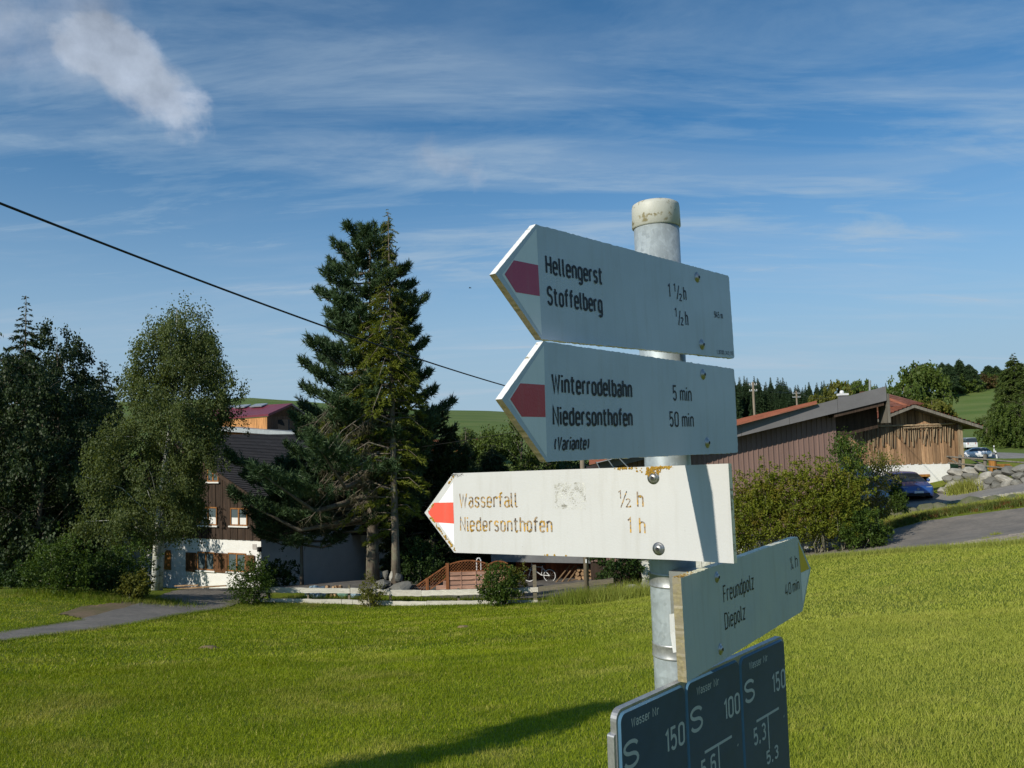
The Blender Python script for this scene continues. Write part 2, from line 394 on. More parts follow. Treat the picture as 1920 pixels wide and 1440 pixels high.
# ------------------------------------------------------------------ lettering: a narrow single-stroke sign alphabet
def arc(cx, cy, rx, ry, a0, a1, n=9):
    return [(cx + rx * math.cos(math.radians(a0 + (a1 - a0) * k / n)), cy + ry * math.sin(math.radians(a0 + (a1 - a0) * k / n))) for k in range(n + 1)]
def _bowl(): return arc(.15, .55, .15, .17, 180, 0) + arc(.15, .17, .15, .17, 0, -180) + [(0, .55)]
XH = .72
GL = {
 'H': (.36, [[(0, 0), (0, 1)], [(.36, 0), (.36, 1)], [(0, .51), (.36, .51)]]),
 'N': (.36, [[(0, 0), (0, 1), (.36, 0), (.36, 1)]]),
 'W': (.54, [[(0, 1), (.13, 0), (.27, .9), (.41, 0), (.54, 1)]]),
 'V': (.38, [[(0, 1), (.19, 0), (.38, 1)]]),
 'F': (.30, [[(0, 0), (0, 1), (.31, 1)], [(0, .53), (.26, .53)]]),
 'D': (.36, [[(0, 0), (0, 1), (.16, 1)] + arc(.16, .80, .20, .20, 90, 0)[1:] + arc(.16, .20, .20, .20, 0, -90) + [(0, 0)]]),
 'S': (.34, [arc(.17, .76, .17, .24, 15, 270, 12)[:-1] + arc(.17, .26, .17, .26, 90, -165, 12)]),
 'T': (.36, [[(0, 1), (.36, 1)], [(.18, 1), (.18, 0)]]),
 'B': (.34, [[(0, 0), (0, 1), (.16, 1)] + arc(.16, .77, .15, .23, 90, -90) + [(0, .54), (.16, .54)] + arc(.16, .27, .18, .27, 90, -90) + [(0, 0)]]),
 'O': (.34, [arc(.17, .80, .17, .20, 180, 0) + arc(.17, .20, .17, .20, 0, -180) + [(0, .80)]]),
 'e': (.30, [[(0, .37), (.30, .37), (.30, .55)] + arc(.15, .55, .15, .17, 0, 180)[1:] + arc(.15, .17, .15, .17, 180, 335)]),
 'l': (.10, [[(0, 1), (0, .14)] + arc(.12, .14, .12, .14, 180, 262, 4)]),
 'n': (.30, [[(0, 0), (0, XH)], arc(.15, .55, .15, .17, 180, 0) + [(.30, 0)]]),
 'h': (.30, [[(0, 0), (0, 1)], arc(.15, .55, .15, .17, 180, 0) + [(.30, 0)]]),
 'm': (.50, [[(0, 0), (0, XH)], arc(.125, .58, .125, .14, 180, 0) + [(.25, 0)], arc(.375, .58, .125, .14, 180, 0) + [(.5, 0)]]),
 'g': (.30, [_bowl(), [(.30, XH), (.30, -.12)] + arc(.15, -.12, .15, .16, 0, -150)]),
 'r': (.20, [[(0, 0), (0, XH)], arc(.14, .55, .14, .17, 180, 70, 6) + [(.21, .715)]]),
 's': (.27, [arc(.135, .545, .135, .175, 20, 270, 10)[:-1] + arc(.135, .185, .135, .185, 90, -160, 10)]),
 't': (.24, [[(.08, .95), (.08, .13)] + arc(.20, .13, .12, .13, 180, 285, 5), [(-.03, XH), (.24, XH)]]),
 'o': (.30, [_bowl()]),
 'f': (.22, [[(.08, 0), (.08, .84)] + arc(.22, .84, .14, .16, 180, 85, 6), [(-.04, XH), (.24, XH)]]),
 'b': (.30, [[(0, 0), (0, 1)], _bowl()]),
 'd': (.30, [[(.30, 0), (.30, 1)], _bowl()]),
 'p': (.30, [[(0, -.27), (0, XH)], _bowl()]),
 'a': (.29, [arc(.145, .57, .145, .15, 160, 0) + [(.29, 0)], [(.29, .42), (.15, .42)] + arc(.14, .21, .14, .21, 90, 270) + [(.20, .005), (.29, .10)]]),
 'i': (.02, [[(0, 0), (0, XH)], [(0, .88), (0, 1.0)]]),
 'u': (.30, [[(0, XH)] + arc(.15, .17, .15, .17, 180, 360), [(.30, 0), (.30, XH)]]),
 'z': (.27, [[(0, XH), (.27, XH), (0, 0), (.27, 0)]]),
 '(': (.14, [arc(.34, .45, .34, .62, 140, 220, 8)]),
 ')': (.14, [arc(-.20, .45, .34, .62, 40, -40, 8)]),
 '/': (.26, [[(0, -.04), (.26, 1.03)]]), ',': (.06, [[(.04, .1), (0, -.12)]]), '_': (.3, [[(0, -.08), (.3, -.08)]]), '|': (.02, [[(0, 0), (0, 1)]]),
 '0': (.33, [arc(.165, .82, .165, .18, 180, 0) + arc(.165, .18, .165, .18, 0, -180) + [(0, .82)]]),
 '1': (.14, [[(0, .80), (.14, .98), (.14, 0)]]),
 '2': (.33, [arc(.165, .80, .165, .20, 165, -25, 10) + [(0, 0), (.34, 0)]]),
 '3': (.32, [arc(.16, .78, .16, .22, 150, -90, 10)[:-1] + [(.14, .56)], [(.14, .55)] + arc(.16, .27, .16, .27, 85, -150, 10)]),
 '4': (.34, [[(.18, 1), (0, .26), (.34, .26)], [(.25, .5), (.25, 0)]]),
 '5': (.32, [[(.30, 1), (.03, 1), (.02, .53)] + arc(.16, .31, .16, .31, 115, -150, 12)]),
 '6': (.33, [arc(.165, .82, .165, .18, 25, 180, 8) + [(0, .2)] + arc(.165, .20, .165, .20, 180, 360) + arc(.165, .40, .165, .18, 0, 175, 8)]),
 '7': (.33, [[(0, 1), (.33, 1), (.10, 0)]]),
 '9': (.33, [arc(.165, .18, .165, .18, 205, 360, 8) + [(.33, .8)] + arc(.165, .80, .165, .20, 0, 180) + arc(.165, .60, .165, .18, 180, 355, 8)]),
}
def ribbon(mb, pts, wd, z, mi=0):
    pts = [np.array(p, float) for p in pts]; q = [pts[0]]
    for p in pts[1:]:
        if np.linalg.norm(p - q[-1]) > 1e-6: q.append(p)
    pts = q; n = len(pts)
    if n < 2: return
    closed = np.linalg.norm(pts[0] - pts[-1]) < 1e-6
    vs = []
    for i in range(n):
        d0 = pts[i] - pts[i - 1] if i > 0 else (pts[0] - pts[-2] if closed else pts[1] - pts[0])
        d1 = pts[i + 1] - pts[i] if i < n - 1 else (pts[1] - pts[0] if closed else pts[-1] - pts[-2])
        d0 = d0 / np.linalg.norm(d0); d1 = d1 / np.linalg.norm(d1)
        n0 = np.array([-d0[1], d0[0]]); n1 = np.array([-d1[1], d1[0]]); m = n0 + n1; L = np.linalg.norm(m)
        m = n0 if L < .3 else m / L; k = min(1 / max(m @ n0, .45), 1.8)
        vs += [(*(pts[i] + m * wd / 2 * k), z), (*(pts[i] - m * wd / 2 * k), z)]
    mb.add(vs, [(2 * i, 2 * i + 1, 2 * i + 3, 2 * i + 2) for i in range(n - 1)], mi)
def text_width(s): return sum(.30 if c == ' ' else GL[c][0] + .20 for c in s) - .20
def write(mb, s, u0, v0, u1, cap, wt, z, shear=0., bend=None):
    """letters from u0 to u1 (outer edges), baseline v0"""
    tw = text_width(s); sx_ = (u1 - u0 - wt) / (tw * cap); x = 0.; k = 0; pts_out = []
    for c in s:
        if c == ' ': x += .30; continue
        wd, strokes = GL[c]
        for st in strokes:
            p = [(u0 + wt / 2 + (x + a) * cap * sx_ + shear * b * cap, v0 + wt / 2 + b * (cap - wt)) for a, b in st]
            ribbon(mb, p, wt, z + .00003 * k); k += 1; pts_out += p
        x += wd + .20
    return pts_out

# ------------------------------------------------------------------ signs
def paint_mat(name, c, dirt=.0, rough=.38, lichen=0., grime=(.30, .27, .2)):
    m, g, b, out = new_mat(name)
    co = g.n('ShaderNodeTexCoord').outputs['Object']
    n1 = g.noise(co, 9, 5, .6); n2 = g.noise(co, 160, 4, .6)
    col = g.mix(g.map(n1, .35, .7, 0, .26), c, tuple(x * .78 for x in c))
    streak = g.noise(g.scalevec(co, (40, 4, 4)), 1.5, 4, .6)
    col = g.mix(g.math('MULTIPLY', g.map(streak, .50, .78), .20 + dirt), col, grime)
    specks = g.map(n2, .70, .76); n3 = g.noise(co, 24, 3, .6)
    col = g.mix(g.math('MULTIPLY', specks, g.map(n3, .5, .62, 0, .7)), col, (.16, .14, .10))
    if lichen:
        l = g.map(g.noise(co, 60, 5, .7), .58 - lichen * .2, .64 - lichen * .2); col = g.mix(l, col, g.mix(g.noise(co, 220, 2), (.42, .36, .20), (.10, .085, .05)))
    g.set(b, 'Base Color', col); g.set(b, 'Roughness', g.map(n1, .3, .7, rough - .06, rough + .1)); g.set(b, 'Specular IOR Level', .45)
    bn = g.n('ShaderNodeBump', inp={'Strength': .12, 'Distance': .002, 'Height': g.noise(co, 300, 3)}); g.set(b, 'Normal', bn.outputs[0])
    return m
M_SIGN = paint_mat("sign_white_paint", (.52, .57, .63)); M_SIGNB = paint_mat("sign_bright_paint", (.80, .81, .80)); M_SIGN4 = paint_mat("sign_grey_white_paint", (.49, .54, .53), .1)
M_EDGEW = paint_mat("sign_edge_paint", (.80, .80, .78), lichen=-.15)
M_EDGEL = paint_mat("sign_edge_weathered", (.26, .225, .15), lichen=.45)
M_EDGEY = paint_mat("sign_edge_pale", (.70, .68, .50), lichen=.1)
M_RED = paint_mat("sign_red", (.60, .045, .055), rough=.3); M_MAG = paint_mat("sign_faded_red", (.50, .045, .10), rough=.3); M_ORED = paint_mat("sign_orange_red", (.78, .10, .06), rough=.35)
M_YEL = paint_mat("sign_yellow", (.75, .48, .03), rough=.4)
M_BLACK = mat("print_black", (.012, .012, .016), .5, var=.1)
M_STEEL = mat("bolt_steel", (.50, .49, .47), .42, 1., var=.1, scale=60)
M_HOLE = mat("bolt_socket", (.02, .02, .02), .6)
def engraved_mat():
    m, g, b, out = new_mat("engraved_letter"); co = g.n('ShaderNodeTexCoord').outputs['Object']
    n = g.noise(co, 90, 4, .65); n2 = g.noise(co, 140, 4, .6)
    col = g.mix(g.map(n2, .44, .54), (.055, .045, .045), (.34, .27, .2)); col = g.mix(g.map(n, .50, .58), col, (.60, .34, .05))  # groove shadow put into the stroke colour as dark tone, with ochre lichen
    g.set(b, 'Base Color', col); g.set(b, 'Roughness', .9); return m
M_ENGR = engraved_mat()
M_LICH = mat("yellow_lichen", (.80, .50, .07), .95, var=.2, scale=80, c2=(.60, .34, .05), bump=.8, bscale=400)
M_GLUE = mat("sticker_residue", (.30, .29, .25), .9, var=.3, scale=60, c2=(.62, .62, .58), lo=.40, hi=.55)

def sign_frame(cx, cy, cz, az, tin, tout):
    az, tin, tout = math.radians(az), math.radians(tin), math.radians(tout)
    u = np.array([math.sin(az), math.cos(az), 0]); n = np.array([math.cos(az), -math.sin(az), 0]); v = np.array([0, 0, 1.])
    v2 = v * math.cos(tout) + n * math.sin(tout)
    U = u * math.cos(tin) + v2 * math.sin(tin); Vv = v2 * math.cos(tin) - u * math.sin(tin); N = np.cross(U, Vv)
    m = Matrix.Identity(4); o = np.array([cx, cy, cz + EYE])
    for i in range(3): m[i][0] = U[i]; m[i][1] = Vv[i]; m[i][2] = N[i]; m[i][3] = o[i]
    return m
def rough_outline(pts, amp=.0003, step=.004):
    """outline with tiny chips; pts counter-clockwise. Returns points and the edge index of each"""
    out, idx = [], []
    for a in range(len(pts)):
        p, q = np.array(pts[a]), np.array(pts[(a + 1) % len(pts)]); n = max(2, int(np.linalg.norm(q - p) / step)); d = (q - p) / np.linalg.norm(q - p); nn = np.array([d[1], -d[0]])
        for k in range(n):
            t = k / n; o = 0 if k == 0 else R.gauss(0, amp * (.35 if abs(d[0]) < .97 and abs(d[1]) < .97 else 1)) - (R.random() < .03) * R.uniform(0, amp * 3)
            out.append(tuple(p + (q - p) * t + nn * o)); idx.append(a)
    return out, idx
def bolt(parent, u, v, z=0., r=.0066, az=0):
    rb = MB().lathe([(0, r * .55 + z), (r * .35, r * .53 + z), (r * .7, r * .38 + z), (r * .93, r * .15 + z), (r, z), (r * 1.35, z), (r * 1.35, z - .0005)][::-1], (u, v, .0006), n=20)
    b = rb.obj('bolt', M_STEEL, parent, smooth=True)
    s = MB().lathe([(0, 0), (r * .42, 0)], (u, v, .0006 + z + r * .58), n=6); s.f = [f[::-1] for f in s.f]; s.obj('socket', M_HOLE, b)
def shape(parent, name, poly, z, m):
    return MB().add([(p[0], p[1], z) for p in poly], [tuple(range(len(poly)))]).obj(name, m, parent)
def lichen_blobs(pts, r0, r1, z=.0003):
    mb = MB()
    for (u, v) in pts:
        r = R.uniform(r0, r1); n = 7; hgt = R.uniform(.3, .6) * r; ph = R.random() * 6
        ring = [(u + r * R.uniform(.6, 1.2) * math.cos(ph + 6.283 * k / n), v + r * R.uniform(.6, 1.2) * math.sin(ph + 6.283 * k / n), z) for k in range(n)]
        mid = [((a[0] + u) / 2, (a[1] + v) / 2, z + hgt) for a in ring]
        mb.add(ring + mid + [(u, v, z + hgt * R.uniform(.6, 1.1))], [(k, (k + 1) % n, n + (k + 1) % n, n + k) for k in range(n)] + [(n + k, n + (k + 1) % n, 2 * n) for k in range(n)])
    return mb
def left_sign(par, uL, tip, uR, label, th, red, redm, texts, bolts, edge_w=M_EDGEW, edge_b=M_EDGEL, fold=True, hh=.075):
    t = thing('direction_sign', label, 'sign', mat=sign_frame(*par), group='hiking signs bolted to the galvanized post')
    pts = [(uL, -hh), (uR - .003, -hh), (uR, -hh + .003), (uR, hh - .003), (uR - .003, hh), (uL, hh), (uL - tip, 0)]
    out, idx = rough_outline(pts)
    mb = MB(); n = len(out); o = 0
    mb.prism(out, -th, 0., mi=0)
    base = len(mb.f) - n; mp = {0: 3, 1: 1, 2: 1, 3: 1, 4: 1, 5: 1, 6: 2}
    for k in range(n): mb.m[base + k] = mp[idx[k]]
    mb.obj('panel', [M_SIGN, edge_w, edge_b, M_EDGEY], t)
    k = (tip - .012) / tip
    shape(t, 'arrow_field', [(uL + .001, hh * .93), (uL - tip * .93 + .006, 0), (uL + .001, -hh * .93)], .0002, M_SIGNB)
    shape(t, 'red_arrow', red, .0004, redm)
    for (s, u0, v0, u1, cap, wt, sh) in texts: tx = MB(); write(tx, s, u0, v0, u1, cap, wt, .0005, sh); tx.obj('lettering', M_BLACK, t)
    for (u, v) in bolts: bolt(t, u, v)
    br = MB()
    for (u, v) in bolts[:1]: br.box((u - .004, 0, -th - .012), (.045, .13, .022))
    br.obj('bracket', M_STEEL, t)
    return t
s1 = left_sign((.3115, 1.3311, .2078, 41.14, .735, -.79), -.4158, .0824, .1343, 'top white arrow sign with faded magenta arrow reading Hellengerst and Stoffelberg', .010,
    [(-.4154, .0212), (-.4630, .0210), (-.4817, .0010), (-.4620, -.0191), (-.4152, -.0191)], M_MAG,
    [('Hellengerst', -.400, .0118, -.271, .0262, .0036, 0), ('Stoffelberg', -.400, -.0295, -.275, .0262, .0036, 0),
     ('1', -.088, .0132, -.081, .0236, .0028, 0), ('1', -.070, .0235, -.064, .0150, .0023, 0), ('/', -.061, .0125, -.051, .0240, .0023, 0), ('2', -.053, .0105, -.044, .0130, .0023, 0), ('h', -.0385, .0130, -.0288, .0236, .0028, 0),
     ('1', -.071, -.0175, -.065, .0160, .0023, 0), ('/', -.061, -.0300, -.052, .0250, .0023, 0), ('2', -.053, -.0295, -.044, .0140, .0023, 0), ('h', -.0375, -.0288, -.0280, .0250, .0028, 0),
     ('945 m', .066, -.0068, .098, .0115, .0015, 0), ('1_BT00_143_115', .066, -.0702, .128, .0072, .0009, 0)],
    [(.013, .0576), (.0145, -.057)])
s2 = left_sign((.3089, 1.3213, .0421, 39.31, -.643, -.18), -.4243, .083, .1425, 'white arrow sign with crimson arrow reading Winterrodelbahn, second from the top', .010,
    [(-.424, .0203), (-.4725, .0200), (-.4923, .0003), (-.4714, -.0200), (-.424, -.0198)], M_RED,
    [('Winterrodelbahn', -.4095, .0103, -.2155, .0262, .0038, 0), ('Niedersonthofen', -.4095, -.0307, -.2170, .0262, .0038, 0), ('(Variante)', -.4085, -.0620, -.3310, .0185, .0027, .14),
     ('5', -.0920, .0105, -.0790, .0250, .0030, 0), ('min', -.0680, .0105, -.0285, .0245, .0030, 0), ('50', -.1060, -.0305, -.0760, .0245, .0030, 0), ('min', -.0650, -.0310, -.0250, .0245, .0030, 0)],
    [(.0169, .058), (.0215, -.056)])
# third sign: bent round the post, engraved letters, yellow lichen
def third_sign():
    t = thing('direction_sign', 'sunlit white arrow sign with orange red arrow and yellow lichen reading Wasserfall', 'sign', mat=sign_frame(.1799, 1.3509, -.1267, 123.13, 1.45, -2.9), group='hiking signs bolted to the galvanized post')
    uL, tip, hh, th = -.3569, .0717, .075, .009
    # profile along u in (u, z): flat then a soft bend of about 13 degrees near u=.09
    prof = [(uL, 0.)] + [(u, 0.) for u in (-.2, -.05, .05, .080)]; ang = 0.; u, z = .080, 0.
    for k in range(8): ang += math.radians(13.5) / 8; u += .0025 * math.cos(ang); z -= .0025 * math.sin(ang) * 1.; prof.append((u, -z * -1))
    du = .094; prof.append((u + du * math.cos(ang), z - du * math.sin(ang)))
    # bend turns the right piece towards the camera's left, i.e. forward
    prof = [(a, -abs(b)) for a, b in prof]
    prof = [(a, -b) for a, b in prof]
    mb = MB(); n = len(prof)
    vs = []
    nrm_ = [(0., 1.)] * n
    for i in range(n):
        a0 = prof[max(i - 1, 0)]; a1 = prof[min(i + 1, n - 1)]; d = np.array([a1[0] - a0[0], a1[1] - a0[1]]); d /= np.linalg.norm(d); nrm_[i] = (-d[1], d[0])
    for s_, lv in ((-1, 0), (1, 0)):
        for i in range(n): vs.append((prof[i][0], s_ * hh, prof[i][1]))
    for s_, lv in ((-1, 0), (1, 0)):
        for i in range(n): vs.append((prof[i][0] - nrm_[i][0] * th, s_ * hh, prof[i][1] - nrm_[i][1] * th))
    vs += [(uL - tip, 0, 0), (uL - tip, 0, -th)]; T0, T1 = 4 * n, 4 * n + 1
    fs, ms = [], []
    for i in range(n - 1):
        fs += [(i, i + 1, n + i + 1, n + i), (2 * n + i, 3 * n + i, 3 * n + i + 1, 2 * n + i + 1), (i, 2 * n + i, 2 * n + i + 1, i + 1), (n + i, n + i + 1, 3 * n + i + 1, 3 * n + i)]; ms += [0, 1, 2, 1]
    fs += [(n - 1, 3 * n - 1, 4 * n - 1, 2 * n - 1), (T0, 0, n), (T1, 3 * n, 2 * n), (T0, T1, 2 * n, 0), (T0, n, 3 * n, T1)]; ms += [2, 0, 1, 2, 1]
    mb.v = vs; mb.f = fs; mb.m = ms
    o = mb.obj('panel', [M_SIGNB2, M_EDGEW, M_EDGEY], t)
    shape(t, 'arrow_field', [(-.3572, .0585), (-.4105, 0.), (-.3562, -.061)], .0002, M_TRI)
    shape(t, 'red_arrow', [(-.3572, .0197), (-.4045, .0193), (-.4192, -.0002), (-.4025, -.0182), (-.3562, -.0204)], .0004, M_ORED)
    ends = []
    for (s, u0, v0, u1, cap, wt) in [('Wasserfall', -.3430, .0090, -.2105, .0285, .0029), ('Niedersonthofen', -.3420, -.0348, -.1385, .0280, .0029), ('1', -.0085, .0225, -.0030, .0150, .0018), ('/', -.0050, .0085, .0085, .0270, .0018), ('2', .0050, .0085, .0140, .0150, .0018),
                                     ('h', .0255, .0083, .0375, .0275, .0027), ('1', .0065, -.0343, .0135, .0275, .0027), ('h', .0275, -.0348, .0390, .0275, .0027)]:
        tx = MB(); ends.append(write(tx, s, u0, v0, u1, cap, wt, .0003)); tx.obj('lettering', M_ENGR, t)
    # lichen blobs scattered along the letter strokes
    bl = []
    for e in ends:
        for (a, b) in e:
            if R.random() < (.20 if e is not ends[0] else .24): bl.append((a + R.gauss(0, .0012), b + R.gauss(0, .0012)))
    for k in range(70):   # lichen round the upper bolt and along the upper edge
        a = R.random(); bl.append((.0566 + R.gauss(0, .010) , .0735 - abs(R.gauss(0, .006))))
    for k in range(26): bl.append((.0566 + R.uniform(-.012, .012), .062 + R.uniform(-.003, .010)))
    for k in range(60): bl.append((.075 + R.gauss(0, .012), .0742 - abs(R.gauss(0, .0016))))
    for k in range(26): bl.append((.005 + R.gauss(0, .009), .0740 - abs(R.gauss(0, .001))))
    for k in range(60):
        q = R.uniform(.12, .95); bl.append((uL - tip * (1 - q) + .006 + R.gauss(0, .001), -hh * q + R.gauss(0, .0015) + .001))
    for k in range(16): q = R.uniform(.75, .95); bl.append((uL - tip * (1 - q) + .005 + R.gauss(0, .001), hh * q - .002))
    for k in range(12): q = R.uniform(.05, .25); bl.append((uL - tip * (1 - q) + .005 + R.gauss(0, .001), hh * q - .002))
    for k in range(6): bl.append((R.uniform(-.02, .03) - .14, -.0738))
    lichen_blobs(bl, .0008, .0026).obj('lichen', M_LICH, t, smooth=False, kind='stuff')
    # residue of a torn sticker: ragged flecks
    gl = MB()
    for k in range(900):
        a = R.uniform(-.132, -.070); b = R.uniform(.006, .052)
        e = min(a + .132, -.070 - a, b - .006, .052 - b)
        if R.random() > .25 + (.5 if e < .006 else 0) + (.35 if b > .025 else 0): continue
        r = R.uniform(.0005, .0016); gl.add([(a + r * R.uniform(.4, 1.3) * math.cos(x), b + r * R.uniform(.4, 1.3) * math.sin(x), .00015 + k * 1e-7) for x in (0, 1.1, 2.3, 3.5, 4.8)], [(0, 1, 2, 3, 4)])
    for k in range(30):
        a = -.115 + R.uniform(-.004, .006); b = .011 + R.uniform(-.002, .002); gl.add([(a, b, .0003), (a + .001, b, .0003), (a + .0012, b + .0016, .0003), (a, b + .0013, .0003)], [(0, 1, 2, 3)])
    gl.obj('sticker_residue', M_GLUE, t, kind='stuff')
    fl = MB()
    for k in range(110):
        a = uL + abs(R.gauss(0, .014)) - .004; b = hh - .001 - abs(R.gauss(0, .0035)); r = R.uniform(.0004, .001)
        if b < hh - (a - uL + tip) / tip * 0 - .016: continue
        fl.add([(a + r * R.uniform(.5, 1.5) * math.cos(x), b + r * R.uniform(.4, 1.3) * math.sin(x), .00025) for x in (0, 1.5, 3, 4.5)], [(0, 1, 2, 3)])
    fl.obj('paint_chips', M_GREYCHIP, t, kind='stuff')
    bolt(t, .0566, .0564, r=.0078); bolt(t, .0603, -.0581, r=.0078)
    MB().box((.085, 0, -.04), (.05, .12, .06)).obj('bracket', M_STEEL, t)
    return t
M_SIGNB2 = paint_mat("sign_sunbleached", (.56, .56, .55), rough=.5); M_TRI = mat("arrow_white", (.86, .86, .86), .5, var=.01); M_GREYCHIP = mat("chipped_paint", (.12, .12, .11), .9)
s3 = third_sign()
# fourth sign points right and away
def fourth_sign():
    t = thing('direction_sign', 'greyish arrow sign pointing right with yellow and white tip reading Freundpolz and Diepolz', 'sign', mat=sign_frame(.3081, 1.2893, -.2867, 35.57, -.63, -1.17), group='hiking signs bolted to the galvanized post')
    uR, tip, uL, hh, th = .4681, .0797, -.1149, .075, .014
    out, idx = rough_outline([(uL, -hh), (uR, -hh), (uR + tip, 0), (uR, hh), (uL, hh)], .0003)
    mb = MB(); mb.prism(out, -th, 0); base = len(mb.f) - len(out); mp = {0: 1, 1: 3, 2: 3, 3: 2, 4: 1}
    for k in range(len(out)): mb.m[base + k] = mp[idx[k]]
    mb.obj('panel', [M_SIGN4, M_EDGEL, M_EDGEY, M_GREYCHIP], t)
    shape(t, 'yellow_field', [(.4700, .0650), (.4725, .0015), (.5350, .0010)], .0003, M_YEL)
    shape(t, 'white_field', [(.4725, .0008), (.4705, -.0640), (.5350, .0003)], .0003, M_SIGNB)
    for (s, u0, v0, u1, cap, wt, sh) in [('Freundpolz', .045, .0118, .1905, .0280, .0027, 0), ('Diepolz', .044, -.0310, .1390, .0270, .0027, 0), ('1', .4060, .0280, .4120, .0120, .002, 0), ('/', .4100, .0150, .4220, .0260, .002, 0), ('4', .4180, .0140, .4280, .0130, .002, 0), ('h', .4400, .0150, .4580, .0260, .0026, 0), ('40', .364, -.0295, .402, .0235, .0026, 0), ('min', .413, -.0300, .4570, .0235, .0026, 0)]:
        tx = MB(); write(tx, s, u0, v0, u1, cap, wt, .0004, sh); tx.obj('lettering', M_BLACK, t)
    bl = [(uL + abs(R.gauss(0, .03)), hh - .0005) for _ in range(40)]
    mbl = MB()
    for k in range(150):
        u = uL + abs(R.gauss(0, .028)); z = -R.uniform(0, th); r = R.uniform(.0006, .0018)
        mbl.add([(u + r * math.cos(x), hh + .0004 + R.uniform(0, .0008), z + r * math.sin(x)) for x in (0, 1.2, 2.5, 3.7, 5)], [(0, 1, 2, 3, 4)[::-1]])
    mbl.obj('lichen', M_LICH, t, kind='stuff')
    bolt(t, .0229, .0567); bolt(t, .0199, -.0559)
    MB().box((.03, 0, -.045), (.05, .13, .06)).obj('bracket', M_STEEL, t)
    return t
s4 = fourth_sign()
# blue hydrant and valve plates in an aluminium frame
def water_board():
    t = thing('water_sign_board', 'dark blue board of three water pipe plates in a silver frame under the hiking signs', 'sign', mat=sign_frame(.138, 1.182, -.397, 42.73, -.21, 0))
    M_BLUE = mat("plate_blue", (.030, .075, .150), .3, var=.08, scale=8, spec=.5, c2=(.024, .062, .125)); M_BLUEE = mat("plate_edge_blue", (.10, .22, .34), .35, var=.1); M_ALU = mat("aluminium_frame", (.50, .50, .50), .45, .8, var=.15, scale=30)
    M_TXT = mat("plate_print", (.52, .55, .53), .6, var=.05)
    def rrect(u0, v0, u1, v1, r, n=6):
        o = []
        for cx, cy, a in ((u1 - r, v0 + r, -90), (u1 - r, v1 - r, 0), (u0 + r, v1 - r, 90), (u0 + r, v0 + r, 180)): o += arc(cx, cy, r, r, a, a + 90, n)
        return o
    W3 = .555; BH = -.36
    MB().prism(rrect(-.001, BH, W3 + .004, .003, .016), -.013, -.0025).obj('frame', M_ALU, t)
    MB().prism(rrect(-.006, BH - .005, .012, -.030, .004), -.016, -.004).obj('frame_rail', M_ALU, t)
    for k in range(3):
        u0, u1 = k * .185 + .0025, (k + 1) * .185 - .0005
        o = rrect(u0, BH + .005, u1, -.001, .014); i_ = rrect(u0 + .003, BH + .008, u1 - .003, -.004, .012); n = len(o)
        mb = MB(); vs = [(a, b, -.0024) for a, b in o] + [(a, b, .001) for a, b in i_]
        mb.add(vs, [(j, (j + 1) % n, n + (j + 1) % n, n + j) for j in range(n)], 1); mb.add([(a, b, .001) for a, b in i_], [tuple(range(n))], 0)
        pl = mb.obj('plate', [M_BLUE, M_BLUEE], t)
        b = k * .1865
        du = (0, .001, 0)[k]
        for s_, a0, v_, a1, cp2, w2 in (('Wasser', .031 + du, -.0285, .080 + du, .0140, .0020), ('Nr', .0875 + du, -.0285, .1055 + du, .0140, .0020), ('S', .0085, -.0850, .048, .0410, .0056), (('150', '100', '150')[k], .119, -.0925, .1765, .0365, .0048),
                (('5,3', '5,6', '5,3')[k], .035, -.1640, .084, .0310, .0044), (',', .160, -.145, .166, .02, .0025), (('5,6', '4,1', '5,3')[k], .081, -.2110, .131, .0250, .0042)):
            tx = MB(); write(tx, s_, b + a0, v_, b + a1, cp2, w2, .0013); tx.obj('lettering', M_TXT, pl)
        tx = MB(); tx.add([(b + .049, -.1258, .0013), (b + .142, -.1258, .0013), (b + .142, -.1212, .0013), (b + .049, -.1212, .0013), (b + .0930, -.185, .0013), (b + .0970, -.185, .0013), (b + .0970, -.1258, .0013), (b + .0930, -.1258, .0013)], [(0, 1, 2, 3), (4, 5, 6, 7)]); tx.obj('pipe_symbol', M_TXT, pl)
    return t
water_board()
# the post
def galv():
    m, g, b, out = new_mat("galvanized_steel"); co = g.n('ShaderNodeTexCoord').outputs['Object']
    vo = g.n('ShaderNodeTexVoronoi', inp={'Vector': co, 'Scale': 130.}); vo2 = g.noise(co, 26, 5, .6)
    val = g.math('MULTIPLY', g.map(vo.outputs['Color'], 0, 1, .88, 1.08), g.map(vo2, .3, .7, .84, 1.1))
    drip = g.noise(g.scalevec(co, (60, 60, 5)), 1, 4, .6); val = g.math('MULTIPLY', val, g.map(drip, .5, .75, 1, .82))
    col = g.mix(1.0, (.41, .465, .485), g.n('ShaderNodeCombineColor', inp={0: val, 1: val, 2: val}).outputs[0], 'MULTIPLY')
    wh = g.map(g.noise(co, 55, 5, .7), .64, .72, 0, .5); col = g.mix(wh, col, (.62, .65, .65))
    g.set(b, 'Base Color', col); g.set(b, 'Metallic', .35); g.set(b, 'Roughness', g.map(vo.outputs['Color'], 0, 1, .42, .6)); return m
M_GALV = galv()
M_CAP = paint_mat("cap_plastic", (.52, .52, .46), rough=.5, lichen=.06)
gz = h1(.27, 1.42)
post = thing('sign_post', 'galvanized steel post with off white plastic cap carrying all the signs', 'post', (.272, 1.417, gz))
pt = np.array([.267, 1.4125]); pb = np.array([.279, 1.424]); topz = 2.010
def pax(z): return pt + (pb - pt) * (topz - z) / (topz - 0.)
M0 = Vector((.272, 1.417, gz))
def rel(p): return (p[0] - M0.x, p[1] - M0.y, p[2] - M0.z)
r_ = .0402
